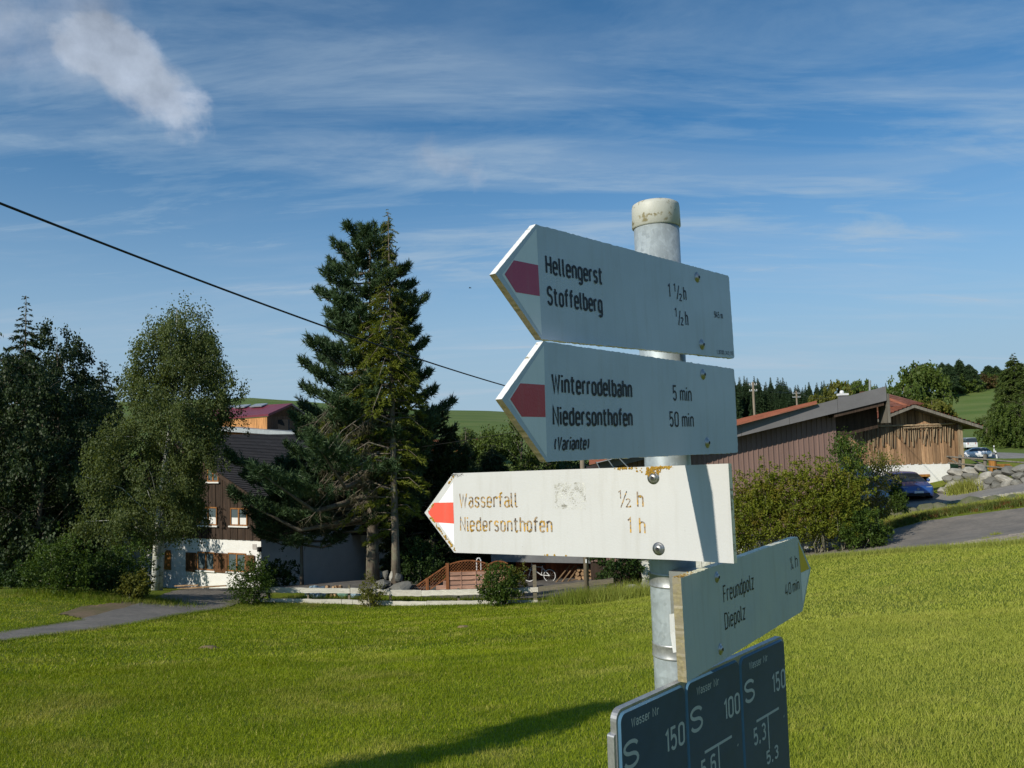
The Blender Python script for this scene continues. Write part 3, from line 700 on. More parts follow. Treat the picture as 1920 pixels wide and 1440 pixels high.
mb = MB().tube([rel((*pax(z), z)) for z in (gz - .5, .3, 1.0, 1.5, topz - .034)], r_, 40); mb.obj('pole', M_GALV, post, smooth=True)
c0 = rel((*pax(topz), topz))
MB().lathe([(r_ + .0005, -.040), (r_ + .0030, -.038), (r_ + .0022, -.003), (r_ + .001, .0025), (r_ - .004, .0055), (r_ * .6, .0070), (0, .0075)], c0, n=40).obj('cap', M_CAP, post, smooth=True)
# a slimmer inner band pair
M_BAND = mat("clamp_band", (.50, .51, .50), .4, .6, var=.2, scale=30)
for zc_ in (1.352, 1.232):
    c = rel((*pax(zc_), zc_))
    MB().lathe([(r_ + .0006, -.012), (r_ + .0015, -.0118), (r_ + .0018, -.0100), (r_ + .0011, -.0088), (r_ + .0011, .0088), (r_ + .0016, .010), (r_ + .0006, .012)], c, n=40).obj('clamp_band', M_BAND, post, smooth=True)
# strip of peeling paper tucked behind the lowest arrow sign
pp = MB(); a = P(1255, 1152, 1.24); b2 = P(1268, 1150, 1.215); c = P(1273, 1222, 1.215); d = P(1262, 1224, 1.235); e = P(1257, 1190, 1.25)
pp.add([a, b2, (b2 + c) / 2 + [0, -.002, 0], c, d, e, (a + b2) / 2, (c + d) / 2, ((a + b2) / 2 + (c + d) / 2) / 2 + [.001, .008, 0]], [(0, 5, 8, 6), (6, 8, 2, 1), (5, 4, 7, 8), (8, 7, 3, 2)])
pp.add([v + np.array([.0006, .0012, 0]) for v in [a, b2, (b2 + c) / 2, c, d, e]], [(0, 1, 2, 3, 4, 5)])
tag(pp.obj('paper_scrap', mat("paper", (.70, .70, .68), .8, var=.03)), 'curled scrap of white paper behind the edge of the lowest arrow sign', 'paper')
# ------------------------------------------------------------------ building helpers
class Wall:
    """a vertical plane: origin (bottom left seen from outside), direction a, outward normal n"""
    def __init__(s, O, E_):
        s.O = np.array(O, float); d = np.array([E_[0] - O[0], E_[1] - O[1], 0.]); s.L = np.linalg.norm(d); s.a = d / s.L
        s.n = np.array([s.a[1], -s.a[0], 0.]); s.up = np.array([0, 0, 1.]); s.ax = [s.a, s.up, s.n]
    def pt(s, t, h, d=0.): return s.O + s.a * t + s.up * h + s.n * d
    def hit(s, px, py):
        d = FWD + RGT * (px - 960) / F_PX - UPV * (py - 720) / F_PX
        k = ((s.O - EYEP) @ s.n) / (d @ s.n); q = EYEP + d * k - s.O
        return float(q @ s.a), float(q[2])
    def box(s, mb, t0, h0, t1, h1_, d0, d1, mi=0): return mb.box(s.pt((t0 + t1) / 2, (h0 + h1_) / 2, (d0 + d1) / 2), (abs(t1 - t0), abs(h1_ - h0), abs(d1 - d0)), s.ax, mi)
    def pbox(s, mb, x0, y0, x1, y1, d0, d1, mi=0):
        a = s.hit(x0, y0); b = s.hit(x1, y1); return s.box(mb, a[0], b[1], b[0], a[1], d0, d1, mi)
def off(v, o): return np.asarray(v, float) - np.array(o)
class Loc:
    """build in world space, store relative to a thing's origin"""
    def __init__(s, th): s.t = th; s.o = np.array(th.location)
    def obj(s, mb, name, m, parent=None, smooth=False, base=None, **k):
        o = s.o if parent is None else np.array([0, 0, 0.]) + s.o
        mb.v = [tuple(np.array(v) - o) for v in mb.v]
        return mb.obj(name, m, parent or s.t, smooth, **k)
def wood(name, c, var=.25, **k): return mat(name, c, .85, var=var, scale=1.2, stretch=k.pop('stretch', (9, 9, .8)), bump=.4, bscale=8, **k)
M_PLASTER = mat("white_render", (.78, .78, .76), .9, var=.04, scale=2, bump=.5, bscale=22)
M_DKWOOD = wood("dark_timber", (.060, .038, .026), rand=.2); M_SHUT = wood("shutter_brown", (.16, .075, .032)); M_FRAMEW = wood("window_wood", (.34, .15, .045))
M_SHUTL = wood("shutter_orange", (.42, .19, .045))
M_GLASS = mat("window_glass", (.10, .135, .15), .05, var=.05, spec=.9); M_CURT = mat("curtain_white", (.75, .75, .73), .9, var=.05)
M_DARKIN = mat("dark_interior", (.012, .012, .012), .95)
def tiles_mat(name, c, sx_=3.2, sy_=2.8):
    m, g, b, out = new_mat(name); co = g.n('ShaderNodeTexCoord').outputs['Object']; n = g.noise(co, 1.3, 5, .65); f = g.noise(co, 9, 3, .6)
    col = g.mix(g.map(n, .3, .7), c, tuple(x * .6 for x in c)); v = g.map(f, .2, .8, .8, 1.2)
    col = g.mix(1., col, g.n('ShaderNodeCombineColor', inp={0: v, 1: v, 2: v}).outputs[0], 'MULTIPLY'); g.set(b, 'Base Color', col); g.set(b, 'Roughness', .85); return m
M_TILEB = tiles_mat("brown_roof_tile", (.055, .045, .040)); M_TILER = tiles_mat("red_roof_tile", (.36, .13, .075))
def tiled_slope(mb, e0, e1, r1, r0, rows, lift=.05):
    """overlapping courses from eave e0-e1 up to ridge r0-r1, each course a slab lifted at its lower edge"""
    e0, e1, r0, r1 = [np.asarray(v, float) for v in (e0, e1, r0, r1)]; nn = np.cross(e1 - e0, r0 - e0); nn /= np.linalg.norm(nn); nn = nn if nn[2] > 0 else -nn
    for k in range(rows):
        a, b = k / rows, (k + 1.15) / rows
        A0 = e0 + (r0 - e0) * a; A1 = e1 + (r1 - e1) * a; B0 = e0 + (r0 - e0) * min(b, 1); B1 = e1 + (r1 - e1) * min(b, 1); cols = 24
        for q in range(cols):
            t0, t1 = q / cols, (q + 1) / cols; j = R.uniform(0, .012)
            p = [A0 + (A1 - A0) * t0 + nn * (lift + j), A0 + (A1 - A0) * t1 + nn * (lift + j), B0 + (B1 - B0) * t1 + nn * .005, B0 + (B1 - B0) * t0 + nn * .005]
            mb.add(p + [p[0] - nn * (lift + j), p[1] - nn * (lift + j)], [(0, 1, 2, 3), (4, 5, 1, 0)])
def window(L, wl, x0, y0, x1, y1, curtain=False, depth=.0, sill=True, mull=True, parent=None):
    a = wl.hit(x0, y0); b = wl.hit(x1, y1); t0, t1, hb, ht = a[0], b[0], b[1], a[1]; fw = .07; D = depth
    mb = MB(); wl.box(mb, t0, hb, t0 + fw, ht, 0, .05 + D); wl.box(mb, t1 - fw, hb, t1, ht, 0, .05 + D); wl.box(mb, t0 + fw, ht - fw, t1 - fw, ht, 0, .05 + D); wl.box(mb, t0 + fw, hb, t1 - fw, hb + fw, 0, .05 + D)
    if mull: wl.box(mb, (t0 + t1) / 2 - .05, hb + fw, (t0 + t1) / 2 + .05, ht - fw, 0, .055 + D)
    fr = L.obj(mb, 'window', M_FRAMEW, parent)
    segs = [(t0 + fw, (t0 + t1) / 2 - .05), ((t0 + t1) / 2 + .05, t1 - fw)] if mull else [(t0 + fw, t1 - fw)]
    for s0, s1 in segs:
        L.obj(wl.box(MB(), s0, hb + fw, s1, ht - fw, .005, .02 + D), 'pane', M_GLASS, fr)
        if curtain: L.obj(wl.box(MB(), s0 + .03, hb + fw, s1 - .03, hb + fw + (ht - hb) * .38, .0205 + D, .024 + D), 'curtain', M_CURT, fr)
    if sill: L.obj(wl.box(MB(), t0 - .08, hb - .08, t1 + .08, hb - .005, 0, .12 + D), 'sill', M_CURT, fr)
    return fr
def shutter(L, wl, x0, y0, x1, y1, m, open_=.0, parent=None):
    a = wl.hit(x0, y0); b = wl.hit(x1, y1); t0, t1, hb, ht = a[0], b[0], b[1], a[1]; n = 3; mb = MB()
    for k in range(n): wl.box(mb, t0 + (t1 - t0) * k / n + .006, hb, t0 + (t1 - t0) * (k + 1) / n - .006, ht, .06, .085)
    for hh in (hb + .12, ht - .2): wl.box(mb, t0 + .02, hh, t1 - .02, hh + .07, .086, .105)
    return L.obj(mb, 'shutter', m, parent)

# ------------------------------------------------------------------ white and dark timber house
C_ = on(490, 42.5); Lf = on(196, 48.2)
hw = Wall((Lf[0], Lf[1], C_[2]), C_)
house = thing('chalet_house', 'tall house with white ground floor and dark timber gable behind the birch', 'house', tuple(hw.O)); HL = Loc(house)
inn = -hw.n
side = Wall(C_, C_ + inn * 16)
ws_top = hw.hit(490, 1012)[1]
ev = 5.05; half = hw.L / 2; ap = hw.hit(345, 820)[1]
mb = MB(); hw.box(mb, 0, -1.5, hw.L, ws_top, -16, 0); HL.obj(mb, 'ground_floor_wall', M_PLASTER)
mb = MB(); poly = [(0 - .05, ws_top + .01), (hw.L + .05, ws_top + .01), (hw.L + .05, ev + .1), (half, ap - .25), (-.05, ev + .1)]
mb.prism(poly, -16.04, -.02, hw.ax, hw.O); HL.obj(mb, 'timber_wall', M_DKWOOD)
bw = hw.L / 46
boards = None
for k in range(46):   # upright boards on the gable
    t0 = k * bw; tm = t0 + bw / 2; top = ev + .05 + (ap - .3 - ev) * (1 - abs(tm - half) / half)
    o = HL.obj(hw.box(MB(), t0 + .012, ws_top - .06, t0 + bw - .012, top, -.015, .035 + (k % 2) * .018), 'board', M_DKWOOD)
b0, b1 = hw.pt(half, ap + .1, 1.0), hw.pt(half, ap + .1, -17)
dz = -P(0, 0, 1)[2] * 0
def rp(t, h, d): return hw.pt(t, h, d) + np.array([0, 0, 0.])
mb = MB()
for sgn, e in ((-1, -.9), (1, hw.L + .9)):
    hE = ev - .35
    mb.add([rp(half, ap + .12, 1), rp(e, hE + .0, 1), rp(e, hE, -17), rp(half, ap + .12, -17), rp(half, ap - .08, 1), rp(e, hE - .2, 1), rp(e, hE - .2, -17), rp(half, ap - .08, -17)],
           [(0, 1, 2, 3), (4, 7, 6, 5), (0, 4, 5, 1), (1, 5, 6, 2), (2, 6, 7, 3)])
rf = HL.obj(mb, 'roof', M_DKWOOD)
mb = MB(); tiled_slope(mb, rp(hw.L + .95, ev - .35, 1.02), rp(hw.L + .95, ev - .35, -17), rp(half, ap + .13, -17), rp(half, ap + .13, 1.02), 40, .028)
tiled_slope(mb, rp(-.95, ev - .35, 1.02), rp(-.95, ev - .35, -17), rp(half, ap + .13, -17), rp(half, ap + .13, 1.02), 40, .028)
HL.obj(mb, 'roof_tiles', M_TILEB, rf, kind='stuff')
window(HL, hw, 376, 950, 409, 985, True, .05); window(HL, hw, 434, 952, 466, 986, True, .05)
window(HL, hw, 391, 877, 412, 903, False, .05); window(HL, hw, 346, 877, 366, 903, False, .05)
shutter(HL, hw, 297, 1030, 322, 1068, M_SHUTL); shutter(HL, hw, 350, 1035, 370, 1072, M_SHUT); shutter(HL, hw, 403, 1036, 428, 1074, M_SHUT); shutter(HL, hw, 462, 1040, 479, 1073, M_SHUT)
window(HL, hw, 371, 1034, 403, 1070, mull=True); window(HL, hw, 428, 1036, 462, 1073, mull=True)
HL.obj(hw.pbox(MB(), 474, 1020, 481, 1030, 0, .03), 'vent_grille', mat('grille', (.45, .42, .40), .7))
lm = MB(); a = hw.hit(487, 1030); hw.box(lm, a[0], a[1] - .1, a[0] + .16, a[1] + .14, .02, .2); HL.obj(lm, 'wall_lamp', M_HOLE)
# garage wing, set back, in the shade of the house and the trees
g0 = on(505, 50.5); g1 = on(865, 49.5); gw = Wall((g0[0], g0[1], min(g0[2], g1[2]) - .2), (g1[0], g1[1], 0))
gar = thing('garage_wing', 'shaded low white garage wing with dark open bays behind the conifers', 'garage', tuple(gw.O)); GLc = Loc(gar)
gtop = gw.hit(700, 1000)[1]
def gs(px): return gw.hit(px, 1050)[0]
mb = MB(); segs = [(0, gs(566)), (gs(638), gs(654)), (gs(706), gw.L)]
for a, b in segs: gw.box(mb, a, -1, b, gtop, -.3, 0)
gw.box(mb, 0, gtop - .55, gw.L, gtop + .02, -.32, .02); GLc.obj(mb, 'wall', M_PLASTER)
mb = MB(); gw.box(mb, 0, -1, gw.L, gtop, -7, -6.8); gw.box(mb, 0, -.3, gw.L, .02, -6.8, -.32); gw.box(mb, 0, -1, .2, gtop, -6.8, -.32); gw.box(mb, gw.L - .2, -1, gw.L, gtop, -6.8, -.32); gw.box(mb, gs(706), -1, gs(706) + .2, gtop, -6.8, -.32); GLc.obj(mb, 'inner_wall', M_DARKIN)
mb = MB(); gw.box(mb, -.4, gtop + .02, gw.L + .4, gtop + .3, -7.5, .9); gw.box(mb, 0, gtop + .3, gw.L, gtop + 1.8, -7, -.1); GLc.obj(mb, 'timber_storey', M_DKWOOD)
mb = MB(); tiled_slope(mb, gw.pt(-.4, gtop + 1.5, .8), gw.pt(gw.L + .4, gtop + 1.5, .8), gw.pt(gw.L + .4, gtop + 4.0, -5), gw.pt(-.4, gtop + 4.0, -5), 18); rr = GLc.obj(mb, 'roof', M_TILEB)

# ------------------------------------------------------------------ farm with red roofs on the slope behind
M_ORG = wood("orange_timber", (.40, .135, .055), stretch=(3, 3, .5)); M_ORGL = wood("light_orange_timber", (.62, .30, .11), stretch=(3, 3, .5)); M_MAROON = mat("maroon_sheet_roof", (.165, .030, .045), .45, var=.08, scale=.3, stretch=(1, .1, 1)); M_ZINC = mat("zinc_edge", (.42, .45, .47), .4, .5, var=.1)
M_BROWNW = wood("brown_timber", (.17, .08, .04), stretch=(3, 3, .5))
fa = thing('farm_building', 'orange farm building with maroon sheet roof on the slope beyond the houses', 'farm', tuple(on(500, 92))); FL = Loc(fa)
A0, A1 = P(548, 756, 92), P(395, 765, 104)      # ridge
E0, E1 = P(503, 776, 88), P(380, 786, 98)
F0, F1 = P(572, 774, 98), P(470, 778, 110)
b_ = np.array([0, 0, -9.])
mb = MB(); mb.add([A0, E0, E1, A1, F0, F1], [(0, 3, 2, 1), (0, 4, 5, 3)]); mb.add([v + np.array([0, 0, -.25]) for v in (A0, E0, E1, A1, F0, F1)] , [(0, 1, 2, 3), (0, 3, 5, 4)]); mb.v = mb.v; n6 = 6
mb.f += [(0, 1, 7, 6), (0, 6, 10, 4), (1, 2, 8, 7)]; mb.m += [0, 0, 0]
rf = FL.obj(mb, 'roof', M_MAROON)
sk = MB()
for k in range(3):
    c = A0 + (A1 - A0) * (.35 + .2 * k) + (E0 - A0) * .12; sk.box(c + np.array([0, 0, .12]), (2.6, 1.2, .12), [(A1 - A0) / np.linalg.norm(A1 - A0), (E0 - A0) / np.linalg.norm(E0 - A0), np.cross((A1 - A0) / np.linalg.norm(A1 - A0), (E0 - A0) / np.linalg.norm(E0 - A0))])
FL.obj(sk, 'skylight', M_ZINC, rf)
mb = MB(); ins = np.array([-.3, .5, -.3])
mb.add([A0 + ins, E0 + ins, E0 + ins + b_, F0 + ins + b_, F0 + ins], [(0, 1, 2, 3, 4)]); FL.obj(mb, 'gable_wall', M_BROWNW)
mb = MB(); mb.add([E0 + ins, E1 + ins, E1 + ins + b_, E0 + ins + b_], [(0, 1, 2, 3)]); FL.obj(mb, 'side_wall', M_ORGL)
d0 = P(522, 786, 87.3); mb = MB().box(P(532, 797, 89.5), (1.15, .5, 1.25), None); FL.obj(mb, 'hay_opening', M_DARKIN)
lw = Wall(P(415, 866, 86.0) + np.array([0, 0, -1.5]), P(600, 866, 84)); lw2 = Wall(P(600, 866, 84) + np.array([0, 0, -1.5]), P(905, 866, 90))
mb = MB(); a = lw.hit(415, 808); b = lw.hit(600, 821); mb.prism([(0, 0), (lw.L, 0), (lw.L, b[1]), (0, a[1])], -10, 0, lw.ax, lw.O); FL.obj(mb, 'lower_wall', M_ORG)
mb = MB(); mb.prism([(-.3, a[1] + .01), (lw.L + .3, b[1] + .01), (lw.L + .3, b[1] + .42), (-.3, a[1] + .5)], -10.4, .5, lw.ax, lw.O); FL.obj(mb, 'metal_roof', M_ZINC)
fb_ = thing('long_shed', 'low rust red shed glimpsed between the conifers beyond the garage', 'shed', tuple(lw2.O)); FB = Loc(fb_)
mb = MB(); hh = lw2.hit(800, 829)[1]; lw2.box(mb, 1.0, 0, lw2.L, hh, -6, 0); FB.obj(mb, 'wall', M_ORG)
mb = MB(); lw2.box(mb, .8, hh + .01, lw2.L + .3, hh + .25, -6.4, .4); FB.obj(mb, 'roof', M_TILER)

# ------------------------------------------------------------------ timber pergola shed with bicycle
M_REDWD = wood("red_brown_boards", (.27, .085, .035), rand=.12); M_GREYRF = mat("grey_felt_roof", (.16, .165, .17), .8, var=.1, scale=1)
q0 = on(948, 39.5); q1 = on(1140, 38.0); sw = Wall((q0[0], q0[1], min(q0[2], q1[2])), q1)
sh = thing('open_shed', 'open fronted red brown shed with grey roof sheltering a bicycle', 'shed', tuple(sw.O)); SL = Loc(sh)
st = sw.hit(1040, 1053)[1]; mb = MB()
mb = MB(); sw.box(mb, -.6, st, sw.L + 1.6, st + .34, -1.6, .35); SL.obj(mb, 'roof', M_GREYRF)
for t in (0, sw.L - .12): SL.obj(sw.box(MB(), t, 0, t + .12, st - .01, .18, .30), 'post', M_REDWD)
nb = 9
for k in range(nb):
    t0 = .15 + (sw.L - .3) * k / nb; t1 = .15 + (sw.L - .3) * (k + 1) / nb
    SL.obj(sw.box(MB(), t0, 0, t1 - .015, st - .02, -1.35, -1.31 + .01 * (k % 2)), 'board', M_REDWD)
SL.obj(sw.box(MB(), sw.L - .1, 0, sw.L - .05, st - .02, -1.3, .20), 'side_board', M_REDWD)
# bicycle
bk = thing('bicycle', 'dark bicycle with white wheel rims leaning in the open shed', 'bicycle', tuple(sw.pt(1.9, 0, -.6))); BL = Loc(bk)
M_TYRE = mat('rubber', (.02, .02, .02), .8); M_WHT = mat('white_enamel', (.72, .72, .72), .35, var=.03)
zb = sw.pt(0, 0, 0)[2]
def bp(t, h): return sw.pt(t, h, -.6)
for nm, t in (('wheel', 1.05), ('wheel', 2.1)):
    wv = [bp(t + .33 * math.cos(x), .34 + .33 * math.sin(x)) for x in np.linspace(0, 2 * math.pi, 25)]
    wo = BL.obj(MB().tube(wv, .024, 6, caps=False), nm, M_TYRE)
    BL.obj(MB().tube([bp(t + .295 * math.cos(x), .34 + .295 * math.sin(x)) for x in np.linspace(0, 2 * math.pi, 25)], .018, 6, caps=False), 'rim', M_WHT, wo)
    sp = MB()
    for k in range(10): x = k * math.pi / 5; sp.tube([bp(t, .34), bp(t + .28 * math.cos(x), .34 + .28 * math.sin(x))], .005, 4)
    BL.obj(sp, 'spokes', M_STEEL, wo)
fr = MB(); 
for a, b in (((1.05, .34), (1.2, .85)), ((1.2, .78), (1.75, .75)), ((1.22, .68), (1.68, .36)), ((1.75, .82), (1.68, .36)), ((1.68, .36), (2.1, .34)), ((1.75, .72), (2.1, .34)), ((1.2, .85), (1.18, 1.0))): fr.tube([bp(*a), bp(*b)], .020, 6)
BL.obj(fr, 'frame', M_WHT); BL.obj(MB().box(bp(1.76, .88), (.26, .06, .14), sw.ax), 'saddle', M_TYRE); BL.obj(MB().tube([bp(1.18, 1.0), bp(1.05, 1.04), bp(1.0, .98)], .016, 6), 'handlebar', M_TYRE)
# split firewood stacked at the right of the shed
M_LOG = wood("split_log", (.42, .27, .15), rand=.35, stretch=(4, 4, 4))
fw_ = thing('firewood_pile', 'loose pile of pale split firewood at the right end of the open shed', 'firewood', tuple(sw.pt(sw.L - .9, 0, -.4))); FW = Loc(fw_)
for r_i in range(4):
    for k in range(7 - r_i):
        c = sw.pt(sw.L - 1.75 + .23 * k + .1 * r_i, .12 + .2 * r_i, -.5); d = np.array([R.uniform(-.1, .1), R.uniform(-.1, .1), 0]) + sw.n * .28
        FW.obj(MB().tube([c - d, c + d], [.10, .095], 6), 'log', M_LOG)
for k in range(3): FW.obj(MB().tube([sw.pt(sw.L - 2.6 + .28 * k, .05, .2), sw.pt(sw.L - 2.0 + .25 * k, .85, -.6)], .035, 6), 'leaning_stick', M_LOG)

# ------------------------------------------------------------------ lattice fence panels
M_LATT = wood("trellis_brown", (.30, .11, .04)); M_PANB = wood("panel_pinkish_board", (.54, .31, .22), rand=.15, stretch=(1, 9, 9))
q0 = on(770, 36.2); q1 = on(956, 36.2); tw_ = Wall((q0[0], q0[1], min(q0[2], q1[2]) - .05), q1)
tr = thing('trellis_fence', 'brown wooden privacy fence with arched lattice top behind the white rails', 'fence', tuple(tw_.O)); TL = Loc(tr)
def ts(px, py): return tw_.hit(px, py)
for px, py in ((801, 1084), (838.5, 1056), (915, 1057), (954, 1060)):
    s_, h_ = ts(px, py); TL.obj(tw_.box(MB(), s_ - .07, 0, s_ + .07, h_, -.07, .07), 'post', M_LATT)
def lattice(s0, s1, lo, hi, name='lattice'):
    mb = MB(); step = .135
    for sg in (1, -1):
        k0 = -20
        for k in range(-30, 60):
            c = s0 + k * step; pts = []
            for q in np.linspace(s0, s1, 60):
                h = (q - c) * sg; 
                if lo(q) <= h <= hi(q): pts.append((q, h))
            if len(pts) > 1:
                a, b = pts[0], pts[-1]; mb.bar(tw_.pt(a[0], a[1], .012 * sg), tw_.pt(b[0], b[1], .012 * sg), .016, .028, tw_.n * -1 + np.array([0, 0, .001]))
    N_ = 14
    for f in (lo, hi):
        for k in range(N_): 
            x0 = s0 + (s1 - s0) * k / N_; x1 = s0 + (s1 - s0) * (k + 1) / N_; mb.bar(tw_.pt(x0, f(x0), 0), tw_.pt(x1, f(x1), 0), .05, .04, tw_.n)
    return TL.obj(mb, name, M_LATT, kind='stuff')
lat0 = ts(870, 1071)[1]
def arch(px0, px1, ym, ye):
    s0, s1 = ts(px0, ye)[0], ts(px1, ye)[0]; hm, he = ts((px0 + px1) / 2, ym)[1], ts(px0, ye)[1]
    return s0, s1, (lambda q: lat0), (lambda q: he + (hm - he) * (1 - ((q - (s0 + s1) / 2) / ((s1 - s0) / 2)) ** 2))
for a in (arch(841, 913, 1051, 1059), arch(917, 952, 1052, 1058)): 
    lattice(*a); s0, s1 = a[0], a[1]; n = 5
    for k in range(n): TL.obj(tw_.box(MB(), s0, lat0 * k / n + .03, s1, lat0 * (k + 1) / n - .012 + .03 - .03, -.02, .02 + .006 * (k % 2)), 'board', M_PANB)
    for q in ((s0 + s1) / 2 - (s1 - s0) * .18, (s0 + s1) / 2 + (s1 - s0) * .2): TL.obj(tw_.box(MB(), q - .02, .03, q + .02, lat0, .028, .045), 'batten', M_PANB)
sA, hA = ts(838, 1060); sB, hB = ts(772, 1104); hi_ = lambda q: hB + (hA - hB) * (q - sB) / (sA - sB); sM = ts(803, 1085)[0]
lattice(sM, sA, lambda q: max(0.1, hi_(q) - .55), hi_); lattice(sB, sM, lambda q: max(.02, hi_(q) - .5), hi_)
for k in range(4):
    h0 = .05 + k * .2; s_l = sM + max(0, (h0 + .75 - hi_(sM)) / (hA - hB) * (sA - sB)); 
    if s_l < sA - .1: TL.obj(tw_.box(MB(), s_l, h0, sA - .05, h0 + .185, -.02, .02), 'board', M_PANB)
pr = P(898, 1070, 37.5); mb = MB(); zt = P(898, 1046, 37.5)[2]
mb.tube([pr + [-.1, 0, -1.2], (pr[0] - .1, pr[1], zt - .12), (pr[0] - .05, pr[1], zt - .02), (pr[0] + .05, pr[1], zt - .02), (pr[0] + .1, pr[1], zt - .12), pr + [.1, 0, -1.2]], .03, 8)
tag(mb.obj('handrail', M_WHT), 'white hooped handrail rising behind the arched lattice fence', 'handrail')

# ------------------------------------------------------------------ rail fences
M_RAILW = wood("weathered_white_rail", (.60, .57, .50), rand=.1, stretch=(1.2, 12, 12), c2=(.46, .44, .38)); M_RAILG = wood("grey_brown_rail", (.20, .165, .115), rand=.1, stretch=(1.2, 12, 12), c2=(.12, .11, .08))
fz0 = on(487, 33.2); fe = thing('rail_fence', 'long two rail fence of weathered whitish planks along the lawn', 'fence', tuple(fz0)); FE = Loc(fe)
def rail(L, pts, m, th=.045, wv=.0):
    for a, b in zip(pts[:-1], pts[1:]):
        p0, p1 = P(a[0], (a[1] + a[2]) / 2, a[3]), P(b[0], (b[1] + b[2]) / 2, b[3]); h0 = (a[2] - a[1]) / 1500 * a[3]
        d = (p1 - p0); d /= np.linalg.norm(d); mb = MB(); n = 12; vs = []
        side_ = np.cross(d, [0, 0, 1]); side_ /= np.linalg.norm(side_)
        for k in range(n + 1):
            c = p0 + (p1 - p0) * k / n; hh = h0 / 2; j0, j1 = R.uniform(-.008, .008), R.uniform(-.014, .014)
            for sx_, sz in ((-1, -1), (1, -1), (1, 1), (-1, 1)): vs.append(c + side_ * sx_ * th / 2 + np.array([0, 0, sz * hh + (j0 if sz > 0 else j1)]))
        fs = [(0, 1, 2, 3)[::-1], (4 * n, 4 * n + 1, 4 * n + 2, 4 * n + 3)]
        for k in range(n):
            for q in range(4): fs.append((4 * k + q, 4 * k + (q + 1) % 4, 4 * k + 4 + (q + 1) % 4, 4 * k + 4 + q))
        L.obj(mb.add(vs, fs), 'rail', m)
rail(FE, [(484, 1101, 1111, 33.2), (560, 1102, 1111, 33.3), (656, 1103, 1113, 33.3)], M_RAILW)
rail(FE, [(657, 1102, 1112, 33.3), (735, 1106, 1117, 33.1), (790, 1107, 1117, 32.8)], M_RAILW); rail(FE, [(790.5, 1107, 1117, 32.8), (912, 1105, 1114, 32.2), (1009, 1101, 1110, 31.6)], M_RAILW)
rail(FE, [(484, 1122, 1130, 33.2), (560, 1123, 1131, 33.3), (640, 1124, 1132, 33.3)], M_RAILW)
rail(FE, [(641, 1124, 1132, 33.3), (735, 1127, 1135, 33.1), (800, 1128, 1136, 32.8)], M_RAILW); rail(FE, [(800.5, 1127, 1135, 32.8), (912, 1126, 1134, 32.2), (1009, 1124, 1134, 31.6)], M_RAILW)
for px, y0, y1, z, w_ in ((578, 1099, 1138, 33.4, .07), (655, 1097, 1139, 33.4, .09), (732, 1103, 1140, 33.2, .09), (860, 1103, 1140, 32.7, .09), (1003, 1060, 1138, 31.75, .14), (505, 1099, 1138, 33.3, .08)):
    a, b = P(px, y0, z), P(px, y1 + 14, z); FE.obj(MB().box((a + b) / 2, (w_, w_, a[2] - b[2])), 'post', M_RAILG)
fr2 = thing('rail_fence', 'short grey brown rail fence climbing right past the open shed', 'fence', tuple(on(1012, 31.5))); F2 = Loc(fr2)
rail(F2, [(1010, 1100, 1109, 31.4), (1099, 1090, 1099, 31.2), (1150, 1085, 1092, 31.3)], M_RAILG); rail(F2, [(1010, 1127, 1137, 31.4), (1099, 1117, 1127, 31.2), (1148, 1110, 1119, 31.3)], M_RAILG)
a, b = P(1148, 1084, 31.4), P(1148, 1128, 31.4); F2.obj(MB().box((a + b) / 2, (.09, .09, a[2] - b[2])), 'post', M_RAILG)
# things dumped behind the fence
M_BAGB = mat('blue_tarp', (.30, .42, .50), .5, var=.25, scale=5, bump=.5, bscale=8); M_BAGG = mat('green_tarp', (.14, .28, .22), .5, var=.25, scale=5)
M_STONE = mat("grey_stone", (.17, .165, .145), .9, var=.25, scale=2.5, bump=.8, bscale=8, c2=(.17, .17, .155), rand=.3)
M_STONEW = mat("pale_stone", (.38, .365, .32), .9, var=.2, scale=2.5, bump=.8, bscale=8, rand=.2)
def boulder_mesh(name, seed, m, sq=.0):
    r = random.Random(seed); bm = bmesh.new(); bmesh.ops.create_icosphere(bm, subdivisions=2, radius=.5); pl = [(Vector((r.gauss(0, 1), r.gauss(0, 1), r.gauss(0, 1))).normalized(), r.uniform(.30, .42)) for _ in range(9)]
    for v in bm.verts:
        for n, d in pl:
            k = v.co.dot(n) - d
            if k > 0: v.co -= n * k * .9
        v.co *= 1.15; v.co += Vector((r.gauss(0, 1), r.gauss(0, 1), r.gauss(0, 1))) * .008
    me = bpy.data.meshes.new(name); bm.to_mesh(me); bm.free(); me.materials.append(m); return me
BM_ = [boulder_mesh('boulder', k, M_STONE) for k in range(7)] + [boulder_mesh('boulder', 20, M_STONEW), boulder_mesh('boulder', 21, M_STONEW)]
def put(name, me, loc, sc, parent=None, rz=None, **k):
    o = link(name, me, parent, **k); o.location = loc; o.scale = sc; o.rotation_euler = (R.uniform(-.3, .3), R.uniform(-.3, .3), R.uniform(0, 6) if rz is None else rz); return o
for px, z, w_, h_, m, lb in ((585, 34.8, .9, .5, M_BAGB, 'crumpled pale blue tarpaulin bundle, leftmost behind the white rails'), (600, 34.6, .9, .55, M_BAGB, 'pale blue plastic bundle right of the tarpaulin bundle'), (648, 34.7, .8, .5, M_BAGG, 'greenish plastic sack behind the middle of the white rails'), (662, 34.7, .6, .4, M_BAGB, 'small pale blue sack beside the greenish sack')):
    q = on(px, z); o = put('tarp_bundle', boulder_mesh('tarp_bundle', int(px), m), (q[0], q[1], q[2] + h_ * .3), (w_, .6, h_)); tag(o, lb, 'bundle')
fp = thing('firewood_pile', 'small heap of split firewood between two tarpaulin bundles behind the fence', 'firewood', tuple(on(625, 34.8))); FP = Loc(fp); q = on(625, 34.8)
